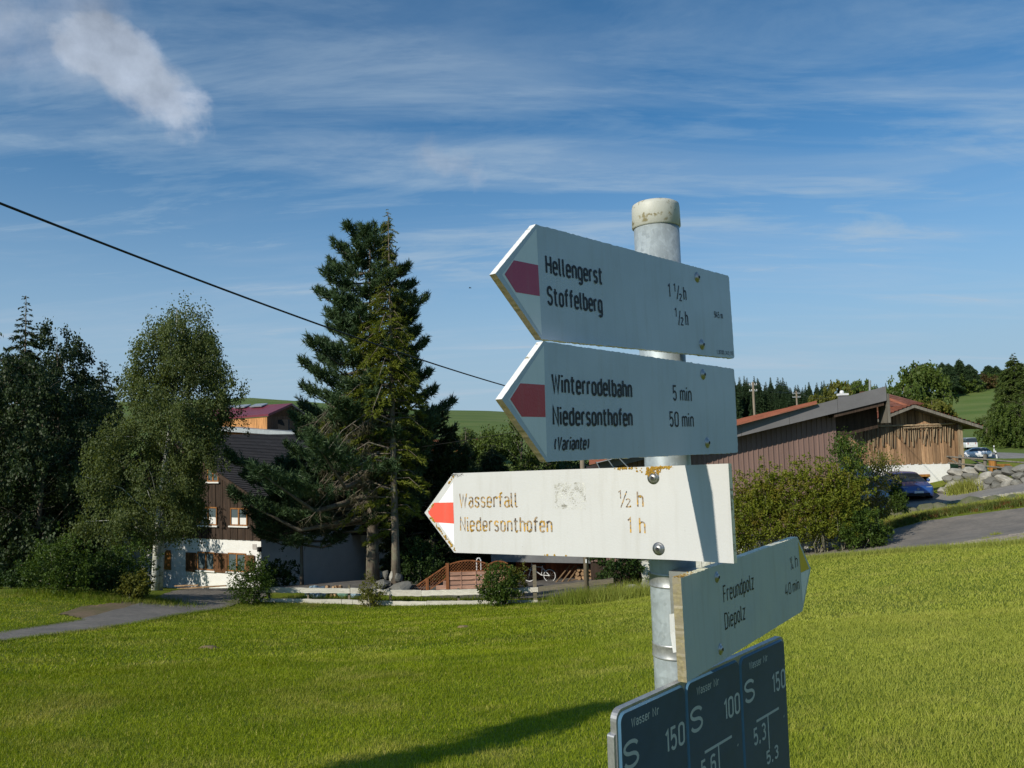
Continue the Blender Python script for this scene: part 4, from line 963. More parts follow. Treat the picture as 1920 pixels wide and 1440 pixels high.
for k in range(16):
    c = q + np.array([R.uniform(-.5, .4), R.uniform(-.1, .1), .08 + .16 * (k % 3)]); FP.obj(MB().tube([c, c + np.array([R.uniform(-.15, .15), -.3, R.uniform(0, .05)])], .07, 6), 'log', M_LOG)
for px, z, w_, h_, m, lb in ((738, 36.6, .35, .7, M_STONEW, 'pale upright stone standing on the rockery beside the spruce trunk'), (724, 37.0, .3, .45, M_STONE, 'small grey stone next to the pale upright stone'), (748, 36.4, .4, .45, M_STONE, 'rounded grey garden stone at the foot of the thin spruce'), (758, 36.2, .5, .22, M_STONEW, 'flat pale stone right of the spruce trunk'), (715, 36.2, 1.1, .45, M_STONE, 'broad low grey rock in the rockery between the two trunks'), (745, 35.9, 1.5, .35, M_STONE, 'long low rock edging the rockery')):
    q = on(px, z); o = put('garden_stone', boulder_mesh('garden_stone', int(px) + 3, m), (q[0], q[1], q[2] + h_ * .4 + (.35 if h_ > .4 and w_ < .5 else 0)), (w_, w_ * .8, h_)); tag(o, lb, 'stone')
for px, z, w_, h_, lb in ((1192, 31.0, .9, .55, 'pale rough rock at the lawn edge left of the signpost'), (1215, 30.8, .9, .7, 'larger pale rock at the lawn edge touching the signpost outline'), (1172, 31.2, .5, .35, 'small pale rock, leftmost at the lawn edge by the signpost')):
    q = on(px, z); o = put('garden_stone', boulder_mesh('garden_stone', int(px) + 3, M_STONEW), (q[0], q[1], q[2] + h_ * .25), (w_, w_ * .8, h_)); tag(o, lb, 'stone')
# planks lying in front of the house wall
pk = on(385, 41.0)
for k, (px, dx, rz) in enumerate(((372, 2.1, .12), (392, 1.8, -.05), (350, 1.2, .02))):
    q = on(px, 41.0); o = MB().box((0, 0, 0), (dx, .14, .05)).obj('plank', M_LOG); o.location = (q[0], q[1], q[2] + .07 + .05 * k); o.rotation_euler = (0, R.uniform(-.05, .05), rz)
    tag(o, ('long weathered plank leaning low against the white house wall', 'weathered plank lying right of the others before the house wall', 'short plank lying left before the house wall')[k], 'plank')

# ------------------------------------------------------------------ near barn clad in brown sheet metal
M_CLAD = mat("brown_sheet_cladding", (.215, .140, .118), .55, var=.06, scale=.4, rand=.06, stretch=(1, 1, .2)); M_FASC = mat("grey_fascia", (.165, .160, .165), .5, var=.08, scale=.5)
bz = 35.0
bq0 = on(1112, bz); bq1 = P(1573, 900, bz); barn = Wall((bq0[0], bq0[1] + .6, P(1500, 1012, 35)[2] - .8), (bq1[0], bq1[1], 0))
bn = thing('metal_barn', 'low barn clad in ribbed brown sheet metal with long sloping grey roof edge', 'barn', tuple(barn.O)); BN = Loc(bn)
ovh = .85; fs_w = Wall(barn.pt(0, 0, ovh), barn.pt(barn.L, 0, ovh))
fl, fr_ = fs_w.hit(1125, 881), fs_w.hit(1663, 750)     # lower edge of the fascia
ft0, ft1 = fs_w.hit(1125, 866), fs_w.hit(1663, 724)
sl = (fr_[1] - fl[1]) / (fr_[0] - fl[0])
def under(t): return fl[1] + sl * (t - fl[0])
npan = 50; pw_ = barn.L / npan
pro = None
for k in range(npan):
    t0 = k * pw_; mb = MB(); top = under(t0 + pw_ / 2) - .02
    prof = [(0, 0), (.04, 0), (.06, .035), (.10, .035), (.12, 0), (pw_ - .001, 0)]
    vs = []; 
    for (a, d) in prof: vs += [barn.pt(t0 + a, 0, d), barn.pt(t0 + a, top + sl * (a - pw_ / 2), d)]
    mb.add(vs, [(2 * i, 2 * i + 2, 2 * i + 3, 2 * i + 1) for i in range(len(prof) - 1)])
    BN.obj(mb, 'cladding_panel', M_CLAD)
mb = MB(); mb.prism([(0, -1), (barn.L - .01, -1), (barn.L - .01, under(barn.L) - .1), (0, under(0) - .1)], -14, -.05, barn.ax, barn.O); BN.obj(mb, 'wall', M_DKWOOD)
mb = MB(); T0, T1 = fl[0] - .0, fr_[0]
mb.prism([(T0, under(T0)), (T1, under(T1)), (T1, under(T1) + .12), (T0, under(T0) + .12)], -15, ovh - .06, barn.ax, barn.O); rf = BN.obj(mb, 'roof', M_DKWOOD)
fh0, fh1 = ft0[1] - fl[1], ft1[1] - fr_[1]
mb = MB()
for k in range(6):
    a, b = T0 + (T1 - T0) * k / 6, T0 + (T1 - T0) * (k + 1) / 6; f = lambda t: fh0 + (fh1 - fh0) * (t - T0) / (T1 - T0)
    mb.prism([(a, under(a) - .02), (b - .012, under(b) - .02), (b - .012, under(b) + f(b)), (a, under(a) + f(a))], ovh - .055, ovh + .004 * (k % 2), barn.ax, barn.O)
BN.obj(mb, 'fascia', M_FASC, rf)
mb = MB(); e0, e1 = P(1105, 872, 34.3), P(1532, 757.5, 34.3); tiled_slope(mb, e0, e1, P(1532, 752.5, 43), P(1105, 852, 43), 12); BN.obj(mb, 'roof_tiles', M_TILER, rf, kind='stuff')
# boxed gable end under the overhang
mb = MB(); t0 = barn.L + .02; t1 = T1 - .1
mb.prism([(t0, under(t0) - 1.15), (t1, under(t1) - 1.15), (t1, under(t1) - .01), (t0, under(t0) - .01)], -3, -.1, barn.ax, barn.O); BN.obj(mb, 'soffit_box', M_DKWOOD)
M_GREYWD = wood('grey_weathered_beam', (.22, .20, .165))
mb = MB(); q = fs_w.hit(1663, 727); mb.box(barn.pt(T1 + .06, under(T1) - .35, .3), (.10, 1.25, 1.1), barn.ax); BN.obj(mb, 'barge_board', M_GREYWD)
for k, d in enumerate((.1, .4, .7)): BN.obj(MB().prism([(t0 - .3, under(t0 - .3) - .2), (t1, under(t1) - .2), (t1, under(t1) - .01), (t0 - .3, under(t0 - .3) - .01)], d - .06, d + .06, barn.ax, barn.O), 'rafter', M_DKWOOD)
c = P(1580, 742, 39); mb = MB(); mb.box(c + [0, 0, -.25], (.34, .34, .5)); BN.obj(mb, 'chimney', M_FASC); mb = MB(); mb.box(c + [0, 0, .06], (.42, .42, .10)); mb.lathe([(.09, .0), (.11, .06), (.07, .14), (0, .16)], c + [-.03, 0, .11], n=10); BN.obj(mb, 'chimney_cap', M_WHT)
c = P(1622, 735, 40); BN.obj(MB().box(c + [0, 0, -.14], (.4, .4, .32)), 'brick_chimney', M_BROWNW)
BN.obj(MB().tube([P(1631, 735, 40), P(1631, 713, 40)], .055, 8), 'vent_pipe', M_ZINC)
# low whitewashed wall before the hedge
q0, q1 = on(1205, 33.0), on(1625, 32.6); gwl = Wall((q0[0], q0[1], min(q0[2], q1[2]) - .6), q1)
gd = thing('garden_wall', 'low whitewashed rough wall behind the hedge trunks', 'wall', tuple(gwl.O)); GD = Loc(gd)
M_WASH = mat("whitewashed_stone", (.66, .66, .62), .9, var=.15, scale=3, bump=.8, bscale=10, c2=(.45, .45, .40))
for k in range(26):
    t0 = gwl.L * k / 26; q = gwl.pt(t0 + gwl.L / 52, 0); hh = h1(q[0], q[1]) - gwl.O[2] + .95 + R.uniform(-.05, .05)
    mb = MB(); gwl.box(mb, t0, 0, t0 + gwl.L / 26 - .02, hh, -.3, R.uniform(-.02, .03)); GD.obj(mb, 'stone_block', M_WASH)

# ------------------------------------------------------------------ wooden barn with white plinth
M_BWOOD = wood("sunburnt_boards", (.40, .245, .135), rand=.30, stretch=(8, 8, .6), c2=(.21, .125, .070)); M_POLE = wood("bare_pole", (.36, .27, .17), rand=.25)
zB = 48.0
b0 = P(1560, 900, zB + .5); b1 = P(1803, 900, zB - .3); wb = Wall((b0[0], b0[1], P(1700, 935, 46)[2] - 1.5), (b1[0], b1[1], 0))
wbn = thing('wooden_barn', 'sunlit brown board barn with red tiled gable roof on a white plinth', 'barn', tuple(wb.O)); WB = Loc(wbn)
hb_ = wb.hit(1720, 868)[1]; sap, hap = wb.hit(1701, 760); sR, hR = wb.hit(1826, 799); slp = (hap - hR) / (sR - sap)
def rt(t): return hap - slp * abs(t - sap)
# plinth with garage opening
go0, go1 = wb.hit(1677, 890)[0], wb.hit(1741, 890)[0]; goh = wb.hit(1700, 890)[1]; pR = wb.hit(1783, 900)[0]
mb = MB(); wb.box(mb, 0, 0, go0, hb_, -.3, 0); wb.box(mb, go1, 0, pR, hb_, -.3, 0); wb.box(mb, go0, goh, go1, hb_ - .002, -.3, -.002); WB.obj(mb, 'plinth', M_PLASTER)
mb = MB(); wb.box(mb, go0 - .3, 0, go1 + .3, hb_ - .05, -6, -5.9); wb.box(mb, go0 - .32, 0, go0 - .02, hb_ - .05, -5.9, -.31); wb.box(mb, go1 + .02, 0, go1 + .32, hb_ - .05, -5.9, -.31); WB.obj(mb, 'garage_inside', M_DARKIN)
WB.obj(wb.box(MB(), go0 - .05, goh - .14, go1 + .05, goh, -.2, .06), 'lintel', M_SHUTL); WB.obj(wb.box(MB(), go1 + .1, 0.4, go1 + .2, goh - .5, .01, .08), 'door_post', M_SHUTL)
mb = MB(); mb.prism([(0, hb_ + .01), (wb.L, hb_ + .01), (wb.L, rt(wb.L) - .2), (sap, hap - .2), (0, rt(0) - .2)], -10, -.04, wb.ax, wb.O); WB.obj(mb, 'wall', M_DKWOOD)
nb = 34; bw = wb.L / nb
for k in range(nb):
    t0 = k * bw; t1 = t0 + bw - .02; tp = [(t0, hb_ - .08 + R.uniform(-.03, .02)), (t1, hb_ - .08), (t1, rt(t1) - .12), (t0, rt(t0) - .12)]
    WB.obj(MB().prism(tp, -.035, .0 + .03 * (k % 2) + R.uniform(0, .01), wb.ax, wb.O), 'board', M_BWOOD)
for sg, e in ((1, sR), (-1, sap - (sR - sap))):
    mb = MB(); a = [(sap, hap), (e, hR), (e, hR - .18), (sap, hap - .18)]; a = a if sg < 0 else a[::-1]
    mb.prism(a, -11, 1.1, wb.ax, wb.O); r1_ = WB.obj(mb, 'roof', M_GREYWD)
    mb = MB(); tiled_slope(mb, wb.pt(e, hR + .01, 1.15), wb.pt(e, hR + .01, -11), wb.pt(sap, hap + .01, -11), wb.pt(sap, hap + .01, 1.15), 16, .07); WB.obj(mb, 'roof_tiles', M_TILER, r1_, kind='stuff')
for px, w_ in ((1800, .22),): s_ = wb.hit(px, 850)[0]; WB.obj(wb.box(MB(), s_ - w_ / 2, hb_ - .6, s_ + w_ / 2, rt(s_) - .2, .06, .28), 'corner_post', M_POLE)
mb = MB(); e0, e1 = P(1655, 742, 53), P(1712, 763, 51); tiled_slope(mb, P(1640, 775, 50), P(1712, 765, 51), P(1735, 757, 60), P(1668, 739, 58), 10); 
mb.add([P(1655, 741, 52.4), P(1712, 763, 50.6), P(1712, 766, 50.6), P(1655, 746, 52.4)], [(0, 1, 2, 3)]); WB.obj(mb, 'rear_roof', M_TILER)
WB.obj(MB().prism([(wb.hit(1665, 800)[0], hap - 1.2), (wb.hit(1700, 800)[0], hap - 1.2), (wb.hit(1700, 800)[0], hap - .1), (wb.hit(1665, 800)[0], hap + .55)], -10, -2.2, wb.ax, wb.O), 'rear_gable', M_BROWNW)
rk = thing('pole_rack', 'bundle of bare hay poles hung on the wooden barn front under a long bar', 'poles', tuple(wb.pt(wb.hit(1665, 800)[0], 0, .15))); RK = Loc(rk)
a, b = wb.hit(1640, 799), wb.hit(1788, 794); RK.obj(MB().tube([wb.pt(a[0], a[1], .22), wb.pt((a[0] + b[0]) / 2, (a[1] + b[1]) / 2 - .03, .22), wb.pt(b[0], b[1], .22)], .05, 7), 'bar', M_POLE)
a, b = wb.hit(1690, 803), wb.hit(1760, 799); RK.obj(MB().tube([wb.pt(a[0], a[1], .30), wb.pt(b[0], b[1], .30)], .04, 7), 'bar', M_POLE)
for k in range(40):
    px = 1622 + 166 * (k + R.uniform(-.3, .3)) / 40; y0 = 798 + R.uniform(-1, 3); y1 = 828 + R.uniform(-9, 10) + (8 if px < 1680 else 0); a, b = wb.hit(px, y0), wb.hit(px + R.uniform(-2, 2), y1)
    RK.obj(MB().tube([wb.pt(a[0], a[1], .14), wb.pt(b[0], b[1], .12 + R.uniform(0, .05))], R.uniform(.022, .034), 5), 'pole', M_POLE)
a, b = wb.hit(1736, 800), wb.hit(1728, 832); RK.obj(MB().tube([wb.pt(a[0], a[1], .24), wb.pt(b[0], b[1], .24)], .03, 5), 'pole', M_POLE)

# ------------------------------------------------------------------ boulder retaining wall and bank
q0, q1 = on(1768, 44.6), on(1935, 40.6)
bwl = thing('boulder_wall', 'dry stone retaining wall of big grey boulders beside the pale drive', 'wall', tuple(q0)); n_ = 0
d = (q1 - q0); Lw = np.linalg.norm(d[:2]); d2 = np.array([d[0], d[1], 0]) / Lw; nn = np.array([d2[1], -d2[0], 0])
def whit(px, py):
    ww = Wall(q0, q1); return ww.hit(px, py)
for row in range(6):
    t = R.uniform(-.4, 0) + row * .12
    while t < Lw + 2.5:
        w_ = R.uniform(.45, .95); hh = R.uniform(.36, .46); g = q0 + d2 * t; gz_ = h1(g[0], g[1]); zc_ = gz_ + .12 + row * .34
        ztop = P(1850, 881, 43)[2]
        if zc_ < ztop + .1:
            o = put('boulder', R.choice(BM_), tuple(np.array([g[0], g[1], zc_ + R.uniform(-.05, .05)]) + d2 * w_ / 2 - nn * (.0 + row * .13) - np.array(bwl.location)), (w_ * 1.12, .8, hh * 1.2), bwl, rz=math.atan2(d2[1], d2[0]) + R.choice((0, math.pi)) + R.uniform(-.2, .2)); n_ += 1
        t += w_ * .93
bk_ = thing('bank_boulders', 'mossy boulders set in the weedy bank between the drive and the road', 'boulders', tuple(on(1850, 36.5)))
M_MOSS = mat("mossy_stone", (.13, .125, .09), .95, var=.3, scale=2, bump=.8, bscale=8, c2=(.09, .11, .04)); BMO = [boulder_mesh('boulder', 60 + k, M_MOSS) for k in range(4)]
for px, z, w_, h_ in ((1826, 37.6, 1.15, .75), (1862, 37.2, .9, .6), (1765, 38.3, .9, .6), (1738, 38.6, 1.0, .8), (1705, 38.8, .9, .7), (1680, 38.6, .9, .7), (1900, 36.4, .8, .45), (1842, 35.9, .45, .3), (1795, 37.6, .5, .35)):
    q = on(px, z); put('boulder', R.choice(BMO), tuple(q + [0, 0, h_ * .02] - np.array(bk_.location)), (w_, .9, h_), bk_)
kb = MB(); kl = resample([on(1650, 40.3)[:2], on(1775, 40.6)[:2], on(1925, 37.0)[:2], on(2080, 34.8)[:2]], 40)
for k in range(39):
    a, b = kl[k], kl[k + 1]; mid = (a + b) / 2; dd = (b - a) / np.linalg.norm(b - a); z = h1(*mid)
    kb.box((mid[0], mid[1], z + .04), (np.linalg.norm(b - a) - .015, .14, .16), [(dd[0], dd[1], 0), (-dd[1], dd[0], 0), (0, 0, 1)])
tag(kb.obj('kerb', M_STONEW), None, None, None, 'structure')
# pole rail fence above the boulders, lumber stack
rf2 = thing('pole_fence', 'grey round pole fence above the boulder wall', 'fence', tuple(on(1775, 46))); RF = Loc(rf2)
for a, b in (((1775, 856, 45.5), (1845, 861, 44)), ((1845, 861, 44), (1930, 868, 42.5)), ((1778, 868, 45.3), (1930, 882, 42.3)), ((1776, 856, 45.6), (1800, 872, 45.2)), ((1815, 858, 45), (1846, 872, 44.2))): RF.obj(MB().tube([P(*a), P((a[0] + b[0]) / 2, (a[1] + b[1]) / 2 + R.uniform(-.6, .6), (a[2] + b[2]) / 2), P(*b)], .045, 7), 'rail', M_GREYWD)
for px, y0, y1, z in ((1800, 853, 882, 45.2), (1847, 852, 880, 44.1), (1932, 862, 892, 42.3)): RF.obj(MB().tube([P(px, y1, z), P(px, y0, z)], .09, 8), 'post', M_GREYWD)
ls = thing('lumber_stack', 'small stack of fresh orange planks above the boulder wall', 'lumber', tuple(on(1878, 47))); LS = Loc(ls)
for k in range(3):
    for j in range(3): LS.obj(MB().box(P(1876, 878 - 3.2 * k, 46 + j * .3), (1.35 - .2 * k, .26, .08), None), 'plank', M_SHUTL)
cp_ = P(1862, 880, 45.3); o = MB().tube([(0, 0, -.2), (0, 0, .55)], .2, 12).obj('log_post', M_SHUTL); o.location = tuple(cp_); tag(o, 'short thick fresh cut log standing left of the orange planks', 'log')

# ------------------------------------------------------------------ vehicles
def car(name, label, loc, heading, paint, L_=4.2, Hh=1.46, W_=.89, plate=True, kind='hatch', group=None):
    """x forward; loc on the ground"""
    t = thing(name, label, 'car' if kind != 'van' else 'van', (0, 0, 0), group); t.location = tuple(loc); t.rotation_euler = (0, 0, heading)
    k = L_ / 4.2; hk = Hh / 1.46
    if kind == 'hatch': S_ = [(2.10, .30, .50, .50, .62), (2.06, .22, .66, .66, .76), (1.85, .20, .76, .76, .85), (1.15, .20, .90, .90, .89), (.95, .20, .94, .95, .89), (.15, .20, .96, 1.38, .89), (-.10, .20, .97, 1.44, .89), (-1.0, .20, .98, 1.46, .89), (-1.55, .20, .99, 1.40, .88), (-1.98, .22, 1.0, 1.02, .86), (-2.06, .26, .88, .88, .83), (-2.10, .32, .55, .55, .76)]
    else: S_ = [(2.4, .30, .60, .60, .75), (2.35, .22, .90, .90, .86), (1.9, .22, 1.08, 1.08, .93), (1.65, .22, 1.12, 1.14, .95), (1.05, .22, 1.14, 1.86, .95), (.85, .22, 1.14, 1.93, .95), (-2.2, .22, 1.14, 1.96, .95), (-2.38, .22, 1.14, 1.90, .95), (-2.45, .25, 1.12, 1.14, .94), (-2.46, .30, .6, .6, .92)]
    vs = []; n = len(S_)
    for (x, zl, zb_, zr, w_) in S_:
        x *= k; w_ *= W_ / .89; zl *= hk; zb_ *= hk; zr *= hk
        wr = w_ * (.76 if kind == 'hatch' else .86) if zr > zb_ + .1 else w_ * .93
        half_ = [(w_ * .93, zl), (w_, zl + .12), (w_, (zl + zb_) / 2 + .05), (w_ * .985, zb_ - .05), (w_ * .95, zb_), (wr, max(zr - .05, zb_ + .001)), (wr * .86, max(zr - .01, zb_ + .002)), (0, max(zr, zb_ + .004) + .015)]
        vs += [(x, y, z) for y, z in half_] + [(x, -y, z) for y, z in half_[:-1][::-1]]
    m_ = 15; fs = []; ms = []
    cab = [i for i in range(n) if S_[i][3] > S_[i][2] + .1]; c0, c1 = cab[0] - 1, cab[-1] + 1
    for i in range(n - 1):
        for q in range(m_ - 1):
            fs.append((i * m_ + q, i * m_ + q + 1, (i + 1) * m_ + q + 1, (i + 1) * m_ + q)); g_ = 0
            inside = c0 <= i and i + 1 <= c1
            if inside and q in (4, 9) : g_ = 1
            if inside and q in (5, 6, 7, 8) and (i == c0 or i + 1 == c1) : g_ = 1
            ms.append(g_)
    fs.append(tuple(range(m_))[::-1]); ms.append(0); fs.append(tuple((n - 1) * m_ + q for q in range(m_))); ms.append(0)
    mb = MB(); mb.add(vs, [f for f, g_ in zip(fs, ms) if not g_]); mb.obj('body', paint, t, smooth=True)
    mb = MB(); mb.add(vs, [f for f, g_ in zip(fs, ms) if g_]); mb.obj('window_glass', M_CARGL, t)
    xf = S_[0][0] * k; xr = S_[-1][0] * k; wr_ = .31 if kind == 'hatch' else .34
    for sx_ in (1, -1):
        for sy in (1, -1):
            x = (1.30 if sx_ > 0 else -1.28) * k * (1.15 if kind == 'van' else 1); y = sy * (W_ - .10)
            wh = MB().lathe([(wr_ * .62, -.11), (wr_ * .95, -.11), (wr_, -.07), (wr_, .07), (wr_ * .95, .11), (wr_ * .62, .11)], (x, y, wr_), [(1, 0, 0), (0, 0, 1), (0, 1, 0)], 24).obj('wheel', M_TYRE, t, smooth=True)
            MB().lathe([(0, .095 * sy), (wr_ * .25, .10 * sy), (wr_ * .6, .07 * sy), (wr_ * .64, .10 * sy)], (x, y, wr_), [(1, 0, 0), (0, 0, 1), (0, 1, 0)], 16).obj('rim', M_STEEL, wh)
    for sy in (1, -1):
        MB().prism([(0, 0), (.34, .03), (.30, .15), (.02, .13)], -.02, .03, [(0, -sy, 0) if False else (0, sy, 0), (0, 0, 1), (1, 0, 0)], (xf - .17 * k, sy * .44, .60 * hk)).obj('headlight', M_LAMP, t)
        MB().box((xr + .05, sy * .62, .86 * hk if kind == 'hatch' else .95), (.10, .26 if kind == 'hatch' else .12, .15 if kind == 'hatch' else .3)).obj('tail_light', M_TAIL, t)
        MB().lathe([(0, .10), (.07, .08), (.10, 0), (.07, -.06), (0, -.08)], ((.72 if kind == 'hatch' else 1.35) * k, sy * (W_ + .10), 1.02 * hk), [(0, 1, 0), (0, 0, 1), (1, 0, 0)], 10).obj('mirror', paint, t, smooth=True)
    mb = MB(); mb.box((xf - .035, 0, .33), (.10, 1.15, .16)); mb.box((xf - .08, 0, .585), (.10, .78, .035)); mb.obj('grille', M_TYRE, t)
    if plate:
        for x_, z_ in ((xf + .022, .46), (xr - .012, .68)):
            p_ = MB().box((x_, 0, z_), (.012, .52, .11)).obj('number_plate', M_WHT, t); MB().box((x_ + (.007 if x_ > 0 else -.007), .235 * (1 if x_ < 0 else -1), z_), (.004, .04, .10)).obj('plate_band', M_PBLUE, p_)
    return t
M_CARGL = mat("car_glass", (.02, .025, .03), .05, var=.02, spec=.9); M_LAMP = mat("headlight_lens", (.35, .38, .38), .15, var=.05, spec=.8); M_TAIL = mat("tail_lens", (.38, .015, .02), .25); M_PBLUE = mat('plate_blue_band', (.02, .05, .3), .5)
def paint(name, c): 
    m, g, b, out = new_mat(name); g.set(b, 'Base Color', (*c, 1)); g.set(b, 'Roughness', .32); g.set(b, 'Metallic', .15); g.set(b, 'Coat Weight', .6); g.set(b, 'Coat Roughness', .05); return m
q = on(1735, 43.2); bc = car('parked_car', 'dark blue hatchback parked nose out in front of the white plinth', tuple(q + [0, 2.1, .05]), math.radians(-99), paint('blue_car_paint', (.022, .075, .26)), L_=4.25)
em = MB(); em.lathe([(.052, 0), (.052, .01), (.065, .01), (.065, 0)], (2.115, 0, .625), [(0, 1, 0), (0, 0, 1), (1, 0, 0)], 20)
for a, b in (((-.035, .045), (-.012, -.04)), ((-.012, -.04), (0, .0)), ((0, .0), (.012, -.04)), ((.012, -.04), (.035, .045))): em.bar((2.12, a[0], .625 + a[1]), (2.12, b[0], .625 + b[1]), .012, .012, (1, 0, 0))
em.obj('emblem', M_STEEL, bc)
q = on(1826, 113); car('parked_car', 'white hatchback parked by the road beyond the boulder wall', tuple(q + [0, 0, .06]), math.radians(160), paint('white_car_paint', (.75, .77, .80)), L_=4.3)
q = on(1812, 142); car('parked_van', 'white van seen from behind beyond the corner of the wooden barn', tuple(q + [0, 0, .06]), math.radians(82), paint('white_van_paint', (.78, .79, .80)), L_=4.9 / 4.9 * 4.2, Hh=1.46, W_=.89, kind='van')
q = on(603, 52.5); car('parked_car', 'black car with red tail lights standing in the dark garage bay', (q[0], q[1] + 2.2, gw.O[2] + .05), math.radians(92), paint('black_car_paint', (.010, .010, .012)), L_=4.4)
q = on(1640, 44); car('parked_car', 'pale blue car half hidden behind the hedge left of the dark blue hatchback', tuple(q + [0, 1.5, .05]), math.radians(-92), paint('pale_car_paint', (.30, .42, .52)), L_=4.1)
# roadside marker posts
M_WPL = mat("white_plastic", (.8, .8, .8), .5, var=.02)
for px, z, tl, lb in ((1864, 134, -.03, 'white roadside marker post farther from the camera'), (1869.5, 112, .15, 'leaning white roadside marker post nearer the camera')):
    q = on(px, z); t = thing('marker_post', lb, 'marker post', tuple(q), 'roadside marker posts'); t.rotation_euler = (0, tl * -1, 0)
    MB().prism([(-.07, -.05), (.07, -.05), (.07, .05), (-.07, .05)], -.1, .60).obj('base', M_WPL, t); MB().prism([(-.072, -.052), (.072, -.052), (.072, .052), (-.072, .052)], .60, .84).obj('black_band', M_TYRE, t)
    MB().prism([(-.07, -.05), (.07, -.05), (.07, .05), (-.07, .05)], .84, 1.12).obj('top', M_WPL, t)

# ------------------------------------------------------------------ utility poles and cables
M_UPOLE = wood("utility_pole_wood", (.27, .22, .16), stretch=(9, 9, .6)); M_CABLE = mat("cable_black", (.015, .015, .015), .5)
q = on(1101, 31.2); zt = P(1101, 742, 31.2)[2]
up = thing('utility_pole', 'tall grey timber pole partly hidden behind the lower arrow signs', 'pole', tuple(q)); MB().tube([(0, 0, -.3), (0, 0, zt - q[2])], [.105, .085], 12).obj('pole', M_UPOLE, up, smooth=True)
MB().box((.0, -.10, P(1101, 1052, 31.2)[2] - q[2]), (.05, .05, .14)).obj('white_tag', M_WPL, up)
for px, z, pt_, r_, bars in ((1411.5, 95, 716, .13, (722, 733)), (1493, 130, 733, .13, (738, 745))):
    yy = P(px, pt_, z); zb_ = min(h1(yy[0], yy[1]), yy[2] - 9); t = thing('utility_pole', 'taller power pole with two crossarms above the metal barn roof' if px < 1450 else 'smaller distant power pole with crossarms above the barn roof', 'pole', (yy[0], yy[1], zb_))
    MB().tube([(0, 0, 0), (0, 0, yy[2] - zb_)], [r_ * 1.3, r_], 10).obj('pole', M_UPOLE, t, smooth=True)
    for by in bars:
        hz = P(px, by, z)[2] - zb_; w_ = .42 * z / 95
        MB().box((0, 0, hz), (w_ * 2.2, .1, .09)).obj('crossarm', M_ZINC, t)
        for s_ in (-1, -.45, .45, 1): MB().lathe([(.03, 0), (.05, .03), (.03, .07), (.045, .11), (.02, .15), (0, .16)], (s_ * w_, 0, hz + .05), n=8).obj('insulator', M_WPL, t)
def cable(name, label, a, b, sag, r, n=40):
    a, b = np.array(a), np.array(b); pts = [a + (b - a) * t - np.array([0, 0, sag * 4 * t * (1 - t)]) for t in np.linspace(0, 1, n)]
    tag(MB().tube(pts, r, 6).obj(name, M_CABLE, smooth=True), label, 'cable')
top1 = np.array([q[0], q[1], 0])
cable('overhead_cable', 'thick black overhead cable crossing the sky from upper left to the signs', P(-300, 262, 9.0), P(1101, 762, 31.1), .32, .018)
cable('overhead_cable', 'thin dark wire rising right behind the pine toward the timber pole', P(560, 868, 44), P(1101, 786, 31.3), .12, .012)
tA, tB = P(1411.5, 722, 95), P(1493, 738, 130)
for dx, lb in ((-.5, 'left wire between the two distant power poles'), (.5, 'right wire between the two distant power poles')): cable('power_line', lb, tA + [dx, 0, .3], tB + [dx, 0, .3], .6, .02)
cable('power_line', 'fine wire running right from the smaller power pole to the roof pipe', tB + [.6, 0, .3], P(1631, 714, 40), 1.0, .012)
# stays beside the timber pole
st_ = thing('metal_trestle', 'thin grey metal struts standing by the barn corner between two signs', 'struts', tuple(P(1135, 900, 33.0)))
for a, b in (((1118, 866), (1127, 884)), ((1137, 858), (1156, 884)), ((1160, 858), (1185, 884)), ((1118, 868), (1160, 858))): Loc(st_).obj(MB().tube([P(*a, 33.0), P(*b, 33.0)], .022, 6), 'strut', M_ZINC)
# a bird far off
bd = thing('flying_bird', 'tiny dark bird gliding in the open sky', 'bird', tuple(P(881, 540, 90)))
MB().tube([(-.14, 0, 0), (-.03, 0, .02), (.1, 0, .01), (.2, 0, 0)], [.01, .05, .045, .008], 6).obj('body', M_TYRE, bd)
for s_ in (-1, 1): MB().add([(-.02, 0, .03), (.08, 0, .03), (.05, s_ * .25, .07), (-.05, s_ * .42, .02)], [(0, 1, 2, 3)]).obj('wing', M_TYRE, bd)
# ------------------------------------------------------------------ vegetation
M_BARKB = None
def bark_mat(name, c, c2, birch=False):
    m, g, b, out = new_mat(name); co = g.n('ShaderNodeTexCoord').outputs['Object']
    n = g.noise(g.scalevec(co, (3, 3, 12) if birch else (9, 9, 1.6)), 1.6 if birch else 1., 5, .65)
    col = g.mix(g.map(n, .56 if birch else .35, .62 if birch else .65), c, c2)
    lich = g.map(g.noise(co, 3.5, 4, .6), .5, .62, 0, .5); col = g.mix(lich, col, (.22, .23, .15))
    g.set(b, 'Base Color', col); g.set(b, 'Roughness', .95)
    bn = g.n('ShaderNodeBump', inp={'Strength': .8, 'Distance': .04, 'Height': n}); g.set(b, 'Normal', bn.outputs[0]); return m
M_BARK = bark_mat("conifer_bark", (.20, .165, .125), (.085, .066, .05)); M_BIRCH = bark_mat("birch_bark", (.50, .50, .46), (.06, .055, .05), True); M_TWIG = bark_mat("grey_twig", (.24, .22, .16), (.12, .11, .08))
L_BIRCH = leaf_mat("birch_leaf", (.048, .070, .024), (.155, .195, .060), .42, .5)
L_PINE = leaf_mat("pine_needle", (.028, .056, .026), (.090, .145, .058), .2, .5)
L_SPRU = leaf_mat("mossy_spruce_needle", (.060, .084, .012), (.225, .255, .028), .34, .5)
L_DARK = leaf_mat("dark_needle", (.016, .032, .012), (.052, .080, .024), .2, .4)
L_SHRUB = leaf_mat("shrub_leaf", (.028, .055, .010), (.10, .16, .022), .35, 1.2)
L_SHRUB2 = leaf_mat("shrub_leaf_dark", (.018, .040, .010), (.06, .105, .022), .3, 1.2)
